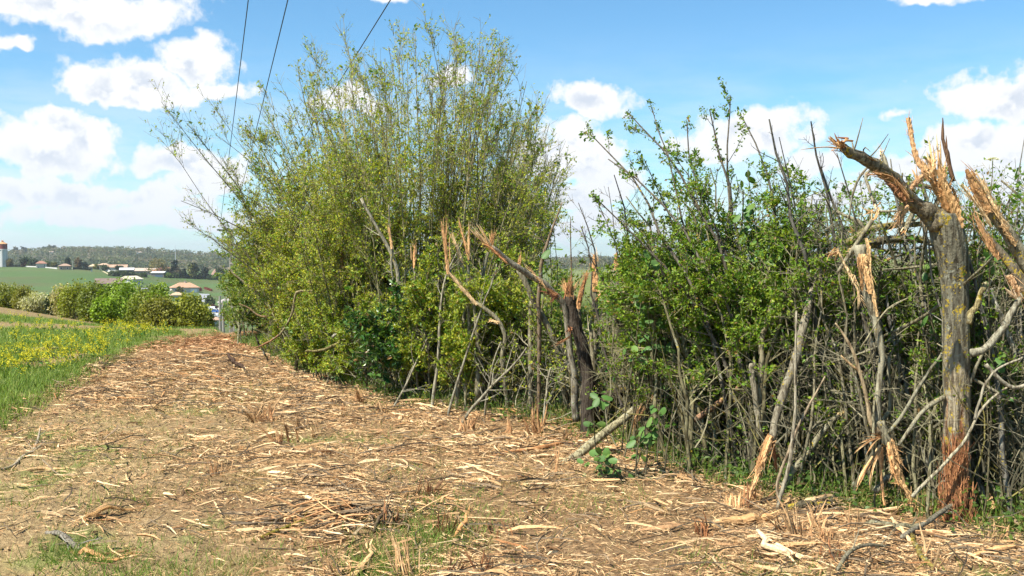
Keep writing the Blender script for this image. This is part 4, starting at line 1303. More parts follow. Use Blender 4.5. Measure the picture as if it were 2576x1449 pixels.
def smooth_path(P, n):
    P = np.asarray(P, float)
    for _ in range(2):
        if len(P) > 2:
            Q = [P[0]]
            for a, b in zip(P[:-1], P[1:]):
                Q += [a * .75 + b * .25, a * .25 + b * .75]
            Q.append(P[-1])
            P = np.array(Q)
    s = np.concatenate([[0], np.cumsum(np.linalg.norm(np.diff(P, axis=0), axis=1))])
    t = np.linspace(0, s[-1], n)
    return np.stack([np.interp(t, s, P[:, i]) for i in range(3)], 1)


def pathpx(pts, Y, n=16, zoom=None):
    pts = [zoom(*p) if zoom else p for p in pts]
    Ys = np.interp(np.linspace(0, 1, len(pts)), np.linspace(0, 1, np.size(Y)), np.atleast_1d(Y))
    P = np.array([px(p[0], p[1], y) for p, y in zip(pts, Ys)])
    return smooth_path(P, n)


BARKC = (.25, .225, .15)
WOODC = [(.70, .50, .27), (.63, .41, .21), (.52, .31, .15), (.76, .58, .35)]
REDW = [(.32, .15, .075), (.40, .21, .10), (.25, .115, .06)]


def limb(root, P, r, mat=M_BARK, col=BARKC, m=14, name='stem', knots=.05, jag=.03, cap=True):
    """bark-covered length; r list of radii in metres along the path"""
    n = len(P)
    rad = np.interp(np.linspace(0, 1, n), np.linspace(0, 1, np.size(r)), np.atleast_1d(r))
    kn = np.arange(0, n, 3)
    w = np.stack([np.interp(np.arange(n), kn, rng.normal(size=len(kn))) for _ in range(3)], 1) * np.minimum(rad * .38, .006)[:, None]
    w[0] = w[-1] = 0
    P = P + w
    k = 1 + knots * np.interp(np.arange(n), np.arange(0, n, 2), rng.normal(size=len(np.arange(0, n, 2))))
    return Geo().tubes(P[None], (rad * k)[None], m, np.asarray(col) * rng.uniform(.85, 1.15), cap=cap, jag=jag).build(name, mat, root, smooth=True)


def sliver(root, P, w, pal=WOODC, flat=.35, name='splinter', tip=.15, twist=None, dark=1.0, base=.8):
    """one torn piece of wood; tapers to the end"""
    big = w > .011
    if big:
        P = smooth_path(P, len(P) * 2)
    n = len(P)
    m = 10 if big else 5
    prof = np.interp(np.linspace(0, 1, n), [0, .12, .7, 1], [base, 1, .75, tip])
    c = np.asarray(pal[rng.integers(len(pal))]) * rng.uniform(.85, 1.15) * dark
    # wood fibre: each strip along the piece has its own tone and stands a little proud or sunk
    tone = rng.uniform(.72, 1.25, (1, 1, m, 1)) * rng.uniform(.88, 1.1, (1, n, m, 1))
    g = Geo().tubes(P[None], (w * prof * rng.uniform(.88, 1.12, n))[None], m, c * tone, flat=flat, cap=True, twist=twist, jag=.13 if big else .10)
    if big:      # loose fibres lifting off it
        k = int(14 + w * 1300)
        i0 = rng.integers(0, n - 3, k)
        A = P[i0] + rng.normal(size=(k, 3)) * w * .62
        i1 = i0 + rng.integers(2, 8, k)
        B = P[np.minimum(i1, n - 1)] + rng.normal(size=(k, 3)) * w * .95 + (P[-1] - P[-3]) * np.maximum(i1 - n + 1, 0)[:, None] * .5
        g.tubes(bez(A, (A + B) / 2, B, 4, .06), np.array([[.0022, .0024, .002, .0005]]) * rng.uniform(.5, 1.3, (k, 1)), 4, c * rng.uniform(.6, 1.25, (k, 1)), flat=.5)
    return g.build(name, M_WOOD, root)


def fan(root, o, tips, w, pal=WOODC, flat=.4, spread=.012, bend=.08, n=6, name='splinter'):
    """a bundle of separate splinters from one torn place; o, tips world points"""
    o = np.asarray(o, float)
    for t in np.atleast_2d(tips):
        a = o + rng.normal(size=3) * spread
        L = np.linalg.norm(t - a)
        c = (a + t) / 2 + rng.normal(size=3) * bend * L
        sliver(root, bez(a, c, t, n)[0], w * rng.uniform(.55, 1.4), pal, flat, name)


def around(p, q, n, len0, len1, spread):
    """tip points for ragged fibres at the broken end p pointing along p - q"""
    d = unit(np.asarray(p) - np.asarray(q))
    return p + unit(d + rng.normal(size=(n, 3)) * spread) * rng.uniform(len0, len1, (n, 1))


def down(P):
    """ground height under a point"""
    return np.array([P[0], P[1], float(ground_z(P[0], P[1]))])


# ---- the big lichen-covered trunk
Y0 = 6.12
P = pathpx([(2404, 1312), (2406, 1180), (2408, 1014), (2405, 860), (2403, 719), (2396, 640), (2382, 575), (2366, 538)], [Y0, Y0 + .02, Y0], 110)
P[0] = down(P[0]) - [0, 0, .12]
root = thing('snapped_tree', 'thick upright lichen-covered trunk with shattered top and red torn wound at its foot', 'tree trunk', down(P[0]))
n, m = len(P), 44
a = np.arange(m) * 2 * math.pi / m
hgt = P[:, 2] - P[0, 2]
rb = np.interp(hgt, [0, .12, .3, .8, 1.4, 1.62, 1.80, 2.0], [.125, .098, .086, .079, .077, .086, .104, .098])
AA, HH = np.meshgrid(a, hgt)
ridge = np.abs(fbm(np.cos(AA) * 3.2 + 9 + np.sin(AA) * 1.3, np.sin(AA) * 3.2 + HH * 2.4, 3) - .5) * 2
ridge2 = fbm(np.cos(AA) * 7 + HH * 1.5, np.sin(AA) * 7 + HH * 5, 3) - .5
rad = rb[:, None] * (1 + .17 * (ridge - .35) + .12 * ridge2)
# bark torn off low on the side towards the camera and the sun
face = np.cos(AA - (-math.pi / 2 - .35))
wound = sstep(np.cos(AA - (-math.pi / 2 - .42)) + ridge2 * .5, .34, .52) * (1 - sstep(HH + .16 * ridge2 * 3 + .12 * np.sin(AA * 5), .56, .64)) * sstep(HH, .05, .14)
rad = rad * (1 - .17 * wound)
V = P[:, None] + np.stack([np.cos(AA) * rad, np.sin(AA) * rad, np.zeros_like(rad)], -1)
colr = np.asarray((.235, .22, .16))[None, None] * (.6 + .8 * ridge[..., None])
strip = sstep(face, -.1, .5) * sstep(HH, .5, .7) * (1 - sstep(HH, 1.0, 1.3))
colr = colr + (np.array([.36, .30, .205]) - colr) * (.75 * strip)[..., None]
colr = colr + (np.array([.30, .14, .07]) - colr) * wound[..., None]
i, j = np.meshgrid(np.arange(n - 1), np.arange(m), indexing='ij')
q = np.stack([i * m + j, i * m + (j + 1) % m, (i + 1) * m + (j + 1) % m, (i + 1) * m + j], -1).reshape(-1, 4)
Geo().add(V, [q, (np.arange(m) + (n - 1) * m)[None]], colr.reshape(-1, 3)).build('trunk', M_LICHEN, root, smooth=True)
g = Geo()
nf = 420
th = rng.normal(size=nf) * .42 - math.pi / 2 - .42
h0 = rng.uniform(.03, .46, nf)
ln = rng.uniform(.05, .22, nf)
rr0 = np.interp(h0, hgt, rb) * .86
t_ = np.linspace(0, 1, 4)[None, :, None]
A_ = P[0] + np.stack([np.cos(th) * (rr0 + .012 + .05 * np.exp(-h0 * 9)), np.sin(th) * (rr0 + .012 + .05 * np.exp(-h0 * 9)), h0], 1) - [0, 0, 0]
B_ = A_ + np.stack([rng.normal(size=nf) * .012, rng.normal(size=nf) * .012, ln], 1)
g.tubes(A_[:, None] * (1 - t_) + B_[:, None] * t_ + rng.normal(size=(nf, 4, 3)) * .007, np.array([.0045, .005, .004, .0012])[None] * rng.uniform(.6, 1.5, (nf, 1)), 4,
        np.array(REDW)[rng.integers(3, size=nf)] * rng.uniform(.7, 1.35, (nf, 1)), flat=.4)
g.build('torn_fibres', M_WOOD, root, kind='stuff')
# slanting left limb, half split open
P1 = pathpx([z5(1120, 760), z5(1040, 690), z5(940, 620), z5(860, 540), z5(800, 455), z5(720, 400), z5(640, 350), z5(560, 300), z5(470, 252)], [Y0, Y0 - .05, Y0 - .25, Y0 - .4], 40)
kk = Y0 / FPX
limb(root, P1, [.074, .056, .047, .045, .042, .039, .036, .032, .024], M_LICHEN, (0.178, 0.152, 0.103), 20, 'limb', .06, .06)
e, e2 = P1[-1], P1[-5]
for i in range(16):       # bark lifting in strips along the arm
    a = int(rng.integers(3, len(P1) - 9))
    off = unit(np.array([rng.normal() * .5, -1.0, rng.normal() * .8])) * rng.uniform(.026, .042)
    Q = P1[a:a + int(rng.integers(4, 9))] + off
    Q = Q + np.linspace(0, 1, len(Q))[:, None] ** 2 * (off * rng.uniform(.1, .9) + np.array([0, 0, -.015]))
    sliver(root, Q, rng.uniform(.005, .012), [(.24, .18, .11), (.34, .22, .12), (.16, .13, .09)], .4, 'bark_strip', .3)
for i in range(7):
    a = P1[int(rng.integers(4, len(P1) - 2))]
    limb(root, smooth_path(np.array([a, a + rng.normal(size=3) * .05 + [0, 0, .05], a + rng.normal(size=3) * .10 + [0, 0, .10]]), 6), [.006, .004, .002], M_LICHEN2, (.22, .2, .14), 6, 'branch')
fan(root, e, around(e, e2, 34, .03, .12, .5), .006, REDW + WOODC[1:3], spread=.022)
sliver(root, pathpx([z5(450, 262), z5(380, 252), z5(300, 256), z5(190, 272)], Y0 - .45, 8), .0065, [(.62, .42, .22)])
sliver(root, pathpx([z5(450, 250), z5(410, 225), z5(372, 190)], Y0 - .45, 6), .008)
sliver(root, pathpx([z5(900, 590), z5(840, 500), z5(780, 440), z5(700, 430), z5(615, 440)], Y0 - .52, 10), .016, [(.34, .20, .10)])
sliver(root, pathpx([z5(890, 600), z5(830, 540), z5(790, 500), z5(740, 470)], Y0 - .50, 10), .028, [(.28, .14, .07)], .5)
sliver(root, pathpx([z5(900, 640), z5(865, 700), z5(830, 750), z5(800, 785)], Y0 - .42, 8), .020, [(.55, .36, .20)], .6)
sliver(root, pathpx([z5(860, 640), z5(840, 690), z5(805, 740)], Y0 - .44, 8), .016, [(.50, .33, .19)], .6)
# the shattered crown of the trunk: an upright torn plate of wood with spikes
sliver(root, pathpx([z5(1225, 800), z5(1190, 690), z5(1110, 560), z5(1040, 430)], Y0 - .02, 12), .040, [(.54, .31, .14)], .55, 'torn_plate', .5)
sliver(root, pathpx([z5(1240, 790), z5(1215, 670), z5(1150, 530), z5(1095, 400)], Y0 - .06, 12), .034, [(.58, .37, .18)], .5, 'torn_plate', .5)
sliver(root, pathpx([z5(1235, 760), z5(1235, 640), z5(1190, 520)], Y0, 10), .024, [(.50, .28, .12)], .5, 'torn_plate', .4)
for (ax, ay, tx, ty, w, cl) in [(1090, 470, 1030, 165, .008, 0), (1060, 430, 1022, 280, .011, 3), (1100, 440, 1085, 160, .007, 3), (1110, 430, 1112, 205, .008, 0), (1080, 400, 1062, 235, .009, 1), (1120, 470, 1098, 260, .010, 2),
                                (1040, 440, 1000, 350, .016, 1), (1075, 450, 1045, 330, .016, 2), (1130, 470, 1145, 350, .012, 1), (1150, 520, 1120, 380, .014, 0), (1170, 560, 1180, 470, .012, 2), (1090, 500, 1010, 370, .014, 3), (1060, 420, 1075, 310, .012, 0)]:
    sliver(root, pathpx([z5(ax, ay), z5((ax + tx) / 2 + rng.uniform(-8, 8), (ay + ty) / 2), z5(tx, ty)], Y0 - .05 + rng.uniform(-.03, .03), 7), w, [WOODC[cl]], .5, tip=.06)
sliver(root, pathpx([z5(1150, 580), z5(1050, 470), z5(975, 375), z5(935, 270), z5(920, 160), z5(900, 62)], [Y0 - .02, Y0 + .05], 18), .0195, [(.50, .31, .165)], .9, 'stripped_branch', .75)
sliver(root, pathpx([z5(1000, 440), z5(950, 490), z5(905, 545)], Y0 - .1, 8), .018, [(.44, .27, .15)], .8, 'stripped_branch', .7)
limb(root, pathpx([z5(1200, 480), z5(1165, 340), z5(1140, 230), z5(1128, 150), z5(1128, 60)], Y0 + .15, 14), [.013, .014, .015, .010, .003], M_BARK, (0.158, 0.092, 0.055), 8, 'spike')
sliver(root, pathpx([z5(1160, 320), z5(1155, 250), z5(1150, 175)], Y0 + .14, 6), .007, [(.20, .11, .06)])
for pts, r in [([(2420, 1014), (2445, 960), (2465, 900), (2500, 850)], .014), ([(2425, 940), (2470, 960), (2510, 985), (2560, 1010)], .013), ([(2375, 1000), (2330, 1020), (2300, 1060), (2260, 1120)], .016)]:
    limb(root, pathpx(pts, [Y0, Y0 - .1], 10), [r, r * .6], M_LICHEN2, (0.251, 0.231, 0.158), 7, 'branch')

# ---- torn trunk leaning in at the right edge
Y1 = 5.75
gnd = near_ground(2790, 1385)
P = pathpx([(2800, 1400), z5(1860, 1420), z5(1740, 1120), z5(1640, 950), z5(1560, 820), z5(1480, 720), z5(1420, 640), z5(1390, 600)], [Y1, Y1], 34)
P[0] = down(P[0]) - [0, 0, .1]
root = thing('snapped_tree', 'torn lichen-spotted trunk leaning in from the right edge with a split pale top', 'tree trunk', down(P[0]))
limb(root, P, [.075, .068, .060, .054, .048, .040, .034], M_LICHEN, (0.224, 0.198, 0.134), 20, 'trunk', .05, .05)
for pts, w, cl, fl in [([z5(1420, 690), z5(1370, 590), z5(1320, 490), z5(1285, 400)], .026, 2, .3), ([z5(1440, 680), z5(1395, 560), z5(1350, 470), z5(1315, 410)], .018, 1, .4), ([z5(1560, 820), z5(1500, 700), z5(1430, 580), z5(1380, 470), z5(1345, 420)], .017, 3, .5),
                       ([z5(1500, 720), z5(1445, 600), z5(1410, 500), z5(1395, 470)], .012, 0, .5), ([z5(1450, 780), z5(1390, 680), z5(1320, 590), z5(1250, 500)], .014, 3, .4), ([z5(1610, 900), z5(1560, 830), z5(1520, 760)], .016, 1, .4),
                       ([z5(1560, 800), z5(1500, 720), z5(1470, 640)], .014, 0, .4)]:
    sliver(root, pathpx(pts, [Y1 - .05, Y1 - .08], 10), w, [WOODC[cl]], fl, tip=.35)
P = pathpx([(2820, 1420), z5(1800, 1500), z5(1700, 1240), z5(1620, 1110), z5(1540, 1000), z5(1460, 890), z5(1390, 810), z5(1335, 705)], [Y1 - .35, Y1 - .25], 30)
P[0] = down(P[0]) - [0, 0, .1]
root = thing('snapped_tree', 'dark mossy broken limb in front of the torn leaning trunk at the right edge', 'tree trunk', down(P[0]))
limb(root, P, [.062, .056, .050, .044, .036, .026, .006], M_LICHEN, (0.152, 0.125, 0.085), 18, 'trunk', .06, .06)
sliver(root, pathpx([z5(1500, 990), z5(1440, 900), z5(1385, 800), z5(1330, 690)], Y1 - .30, 10), .020, [(.46, .27, .13)], .4, tip=.1)
fan(root, px(*z5(1620, 1240), Y1 - .4), [px(*z5(x, y), Y1 - .42) for x, y in [(1545, 1190), (1530, 1170), (1560, 1240), (1575, 1140), (1590, 1180), (1500, 1020)]], .008, [(.66, .52, .36)])
sliver(root, pathpx([z5(1560, 1100), z5(1600, 1160), z5(1640, 1240)], Y1 - .41, 8), .020, [(.58, .38, .22)])

# ---- shredded stem with a fan of fibres hanging from its knot
Y2 = 6.35
base = np.array([*near_ground(*z6(1060, 1330)), 0])
root = thing('shredded_sapling', 'shredded grey stem split apart with a fan of orange fibres below its knot', 'broken stem', down(base))
limb(root, pathpx([z6(990, 900), z6(975, 800), z6(985, 620), z6(1000, 430), z6(985, 300), z6(955, 170), z6(925, 60), z5(590, 960), z5(580, 900)], Y2, 30), [.024, .021, .020, .021, .026, .030, .034, .036], M_LICHEN2, (0.277, 0.257, 0.182), 14)
limb(root, pathpx([z6(990, 880), z6(940, 830), z6(905, 680), z6(880, 540), z6(835, 400), z6(780, 300), z6(722, 222)], Y2 - .06, 24), [.020, .014, .012, .011, .009, .005], M_BARK, (0.396, 0.304, 0.182), 9, 'branch')
limb(root, pathpx([z6(885, 520), z6(820, 480), z6(755, 415)], Y2 - .06, 8), [.010, .008, .003], M_BARK, (0.449, 0.304, 0.158), 8, 'branch')
limb(root, pathpx([z6(1040, 880), z6(1120, 770), z6(1200, 640), z6(1290, 510), z6(1360, 400)], Y2 - .08, 16), [.013, .012, .010, .009], M_LICHEN2, (0.264, 0.251, 0.176), 9, 'branch')
limb(root, pathpx([z6(1000, 830), z6(1060, 700), z6(1040, 560), z6(1050, 430)], Y2 + .1, 14), [.014, .012, .010], M_LICHEN2, (0.264, 0.251, 0.170), 9, 'branch')
limb(root, pathpx([z6(960, 390), z6(930, 300), z6(890, 200), z6(875, 160)], Y2 - .04, 10), [.009, .007, .004], M_BARK, (0.290, 0.264, 0.182), 8, 'branch')
limb(root, pathpx([z6(985, 810), z6(1000, 850), z6(1030, 910), z6(1045, 960)], Y2 - .05, 8), [.030, .036, .034, .030], M_LICHEN2, (0.251, 0.231, 0.158), 12, 'knot')
for pts, w, pal in [([z6(1040, 930), z6(1065, 1030), z6(1120, 1160), z6(1165, 1260), z6(1195, 1370)], .038, 1), ([z6(1055, 900), z6(1085, 980), z6(1110, 1060)], .016, 1), ([z6(1030, 950), z6(1050, 1060), z6(1100, 1190)], .016, 2),
                    ([z6(1100, 1150), z6(1150, 1230), z6(1180, 1340)], .014, 3), ([z6(1000, 960), z6(990, 1100), z6(1005, 1220), z6(1015, 1310)], .012, 2)]:
    sliver(root, pathpx(pts, [Y2 - .06, Y2 - .12], 12), w, [WOODC[pal]], .5, 'torn_plate', .6)
for x, y, w in [(835, 1000, .005), (850, 975, .004), (880, 930, .005), (900, 900, .004), (870, 960, .004), (905, 1010, .006), (840, 990, .004), (890, 955, .004), (930, 880, .004), (915, 940, .004), (860, 945, .003), (925, 985, .004)]:
    a, b = z6(1000, 905), z6(x, y)
    sliver(root, pathpx([a, ((a[0] + b[0]) / 2, min(a[1], b[1]) + (abs(a[1] - b[1])) * .25), b], [Y2 - .08, Y2 - .2 - rng.uniform(0, .1)], 8), w, REDW[1:2] + WOODC[:3], .6)
for pts in [[(1000, 960), (940, 1050), (880, 1150), (845, 1225)], [(1000, 965), (960, 1040), (930, 1130), (925, 1205)], [(995, 960), (920, 1060), (860, 1180)], [(990, 950), (935, 1030), (870, 1130), (850, 1200)], [(1000, 970), (950, 1080), (935, 1170)]]:
    sliver(root, pathpx([z6(*p) for p in pts], [Y2 - .08, Y2 - .18], 10), rng.uniform(.006, .010), WOODC, .5)
for x, y in [(1060, 1140), (1050, 1180), (1030, 1170), (1060, 1160)]:
    sliver(root, pathpx([z6(1120, 1180), z6(x, y)], Y2 - .12, 4), .004)
# torn sleeves at its top
for pts, w, cl in [([z5(435, 935), z5(480, 1020), z5(540, 1140), z5(575, 1200), z5(585, 1275)], .020, 3), ([z5(440, 930), z5(425, 975), z5(418, 1000)], .009, 0), ([z5(625, 855), z5(650, 950), z5(640, 1060), z5(670, 1200), z5(695, 1370)], .013, 0),
                   ([z5(600, 960), z5(615, 1060), z5(640, 1150), z5(650, 1220)], .024, 1), ([z5(570, 980), z5(590, 1100), z5(600, 1200)], .012, 2)]:
    sliver(root, pathpx(pts, [Y2 - .07, Y2 - .05], 12), w, [WOODC[cl]], .35, 'torn_plate', .5)
e = px(*z5(430, 940), Y2 - .1)
fan(root, e, around(e, e + [.1, 0, .03], 12, .03, .10, .5), .005, REDW[1:] + WOODC)

# ---- thick limb lying across behind it, sawn-looking mossy end
root = thing('broken_bough', 'mossy yellow-lichened broken limb sticking left behind the shredded stem', 'broken limb', px(*z5(760, 800), 6.9))
limb(root, pathpx([z5(500, 885), z5(560, 830), z5(640, 795), z5(760, 780), z5(900, 770), z5(1080, 740)], [6.55, 6.9], 20), [.024, .026, .024, .020, .016], M_LICHEN, (0.251, 0.224, 0.109), 14, 'limb')
e = px(*z5(540, 940), 6.5)
limb(root, pathpx([z5(540, 930), z5(600, 900), z5(700, 880), z5(830, 850), z5(1000, 860), z5(1110, 900)], [6.5, 6.8], 18), [.030, .030, .026, .022, .018], M_LICHEN, (0.132, 0.112, 0.073), 14, 'limb')
fan(root, e, around(e, e + [.1, 0, 0], 10, .02, .07, .5), .006)

# ---- thick lichen trunk standing behind the shredded stem
P = pathpx([z6(1130, 1290), z6(1115, 1100), z6(1100, 800), z6(1080, 560), z6(1060, 330), z6(1050, 150)], 6.95, 30)
P[0] = down(P[0]) - [0, 0, .1]
root = thing('lichen_stump', 'thick yellow-lichened stump standing in shade behind the shredded stem', 'tree trunk', down(P[0]))
limb(root, P, [.075, .062, .055, .050, .046, .040], M_LICHEN, (0.172, 0.152, 0.097), 20, 'trunk', .05, .05)
sliver(root, pathpx([z6(1155, 540), z6(1180, 640), z6(1205, 780), z6(1215, 900)], 6.75, 12), .020, [(.54, .34, .18)], .4, 'torn_plate', .5)
sliver(root, pathpx([z6(1215, 900), z6(1240, 1060), z6(1225, 1180), z6(1240, 1280)], 6.7, 12), .022, [(.54, .36, .2)], .5, 'torn_plate', .6)
limb(root, pathpx([z6(1120, 1080), z6(1200, 930), z6(1290, 800), z6(1370, 730)], 6.6, 14), [.026, .024, .022, .020], M_LICHEN2, (0.264, 0.251, 0.170), 10, 'branch')
limb(root, pathpx([z6(1200, 740), z6(1260, 670), z6(1370, 590)], 6.7, 10), [.016, .018, .016], M_LICHEN, (0.264, 0.224, 0.061), 10, 'branch')
limb(root, pathpx([z6(960, 1230), z6(1010, 1180), z6(1060, 1140)], 6.3, 8), [.022, .022, .02], M_LICHEN2, (0.277, 0.257, 0.182), 10, 'branch')

# ---- leaning stem stripped to a pale plank at its foot
Y3 = 6.55
root = thing('leaning_sapling', 'leaning grey stem with its foot stripped to a long flat pale plank', 'broken stem', down(np.array([*near_ground(*z6(200, 1300)), 0])))
limb(root, pathpx([z6(345, 930), z6(365, 820), z6(395, 700), z6(440, 560), z6(490, 420), z6(530, 280), z6(565, 130), z6(590, 20), (2052, 690)], [Y3, Y3 + .1, Y3 + .35], 30), [.024, .026, .028, .029, .029, .028, .026, .022, .012], M_LICHEN2, (0.238, 0.211, 0.152), 14)
sliver(root, pathpx([z6(340, 900), z6(310, 990), z6(255, 1140), z6(200, 1290)], [Y3 - .02, Y3 - .12], 12), .036, [(.72, .46, .24)], .45, 'torn_plate', .6, twist=.4)
sliver(root, pathpx([z6(325, 890), z6(285, 1000), z6(240, 1110)], [Y3 - .03, Y3 - .1], 10), .014, [(.46, .26, .12)], .6, 'torn_plate', .2)
sliver(root, pathpx([z6(350, 930), z6(360, 1020), z6(372, 1110)], Y3 + .02, 8), .018, [(.30, .12, .05)], .5, 'torn_plate', .3)
for x0, x1, y1 in [(90, 100, 1240), (115, 105, 1230), (140, 150, 1240), (160, 175, 1235), (175, 180, 1180), (190, 200, 1245), (205, 196, 1170), (80, 70, 1250), (128, 122, 1250), (150, 160, 1210)]:
    a = near_ground(*z6(x0, 1340))
    sliver(root, np.linspace(down(np.array([a[0], a[1], 0])), px(*z6(x1, y1), a[1] + .05), 5), .009, REDW + WOODC[1:3], .5)

# ---- dark snapped stem in the gap and its curved neighbour
Y4 = 8.85
P = pathpx([z3(1562, 1510), z3(1555, 1150), z3(1525, 960), z3(1470, 800), z3(1445, 690), z3(1440, 610)], Y4, 36)
P[0] = down(P[0]) - [0, 0, .1]
root = thing('snapped_sapling', 'dark thick stem snapped off with a short orange splintered top, standing in the gap', 'broken stem', down(P[0]))
limb(root, P, [.075, .064, .060, .056, .054, .050], mat_bark('bark_dark', .0, 26, .014), (.085, .068, .052), 22, 'stem', .07, .07)
e = P[-1]
fan(root, e - [0, 0, .05], around(e - [0, 0, .05], P[-4], 18, .10, .22, .2), .013, REDW[:2] + WOODC[2:3], spread=.026)
sliver(root, pathpx([z3(1445, 860), z3(1400, 890), z3(1355, 915)], Y4 - .12, 6), .012, [(.40, .22, .11)])
fan(root, px(*z3(1445, 820), Y4 - .08), around(px(*z3(1445, 820), Y4 - .08), px(*z3(1480, 820), Y4), 6, .04, .1, .5), .008, REDW)
root = thing('split_plate', 'upright plate of split orange wood right of the dark snapped stem', 'broken stem', down(np.array([*near_ground(*z3(1500, 1430)), 0])))
limb(root, pathpx([z3(1520, 1400), z3(1515, 1000), z3(1490, 690)], Y4 + .25, 16), [.03, .026, .02], M_BARK, (0.211, 0.185, 0.121), 9)
sliver(root, pathpx([z3(1490, 690), z3(1505, 600), z3(1530, 520), z3(1550, 460)], Y4 + .2, 8), .026, [(.48, .27, .13)], .35, tip=.3)
sliver(root, pathpx([z3(1500, 640), z3(1520, 560), z3(1535, 490)], Y4 + .18, 8), .014, [(.36, .18, .08)], .35, tip=.3)
root = thing('snapped_bough', 'curved grey limb arching left with a fan of pale splinters at its tip', 'broken limb', down(np.array([*near_ground(*z3(1480, 1400)), 0])))
P = pathpx([z3(1480, 1400), z3(1460, 1100), z3(1430, 800), z3(1400, 650), z3(1330, 580), z3(1250, 520), z3(1160, 460), z3(1060, 400), z3(1000, 350), z3(940, 300)], [Y4 + .1, Y4 - .1, Y4 - .35], 40)
limb(root, P, [.034, .032, .030, .028, .028, .027, .025, .024], M_LICHEN2, (0.290, 0.264, 0.200), 14)
e = P[-1]
for x, y, w in [(800, 185, .009), (815, 160, .010), (845, 150, .010), (862, 152, .008), (830, 200, .012), (880, 180, .008), (855, 220, .012), (795, 175, .006), (900, 215, .010), (820, 140, .006)]:
    sliver(root, pathpx([z3(945, 300), z3((945 + x) / 2 + rng.uniform(-8, 8), (300 + y) / 2 + 10), z3(x, y)], [Y4 - .35, Y4 - .4], 7), w, [WOODC[3], WOODC[0], (.7, .54, .34)], .45)
for x, y in [(945, 205), (955, 225), (935, 235), (960, 210)]:
    sliver(root, pathpx([z3(940, 300), z3(x, y)], Y4 - .34, 5), .012, [WOODC[2]])
sliver(root, pathpx([z3(1040, 400), z3(985, 350), z3(930, 290), z3(880, 275)], Y4 - .40, 8), .018, [(.40, .20, .09)], .5)
sliver(root, pathpx([z3(1290, 560), z3(1230, 490), z3(1175, 425)], Y4 - .33, 8), .012, [(.58, .40, .22)])
for x, y in [(1270, 585), (1310, 610), (1280, 560), (1320, 640)]:
    sliver(root, pathpx([z3(1360, 600), z3(x, y)], Y4 - .3, 5), .012, REDW)

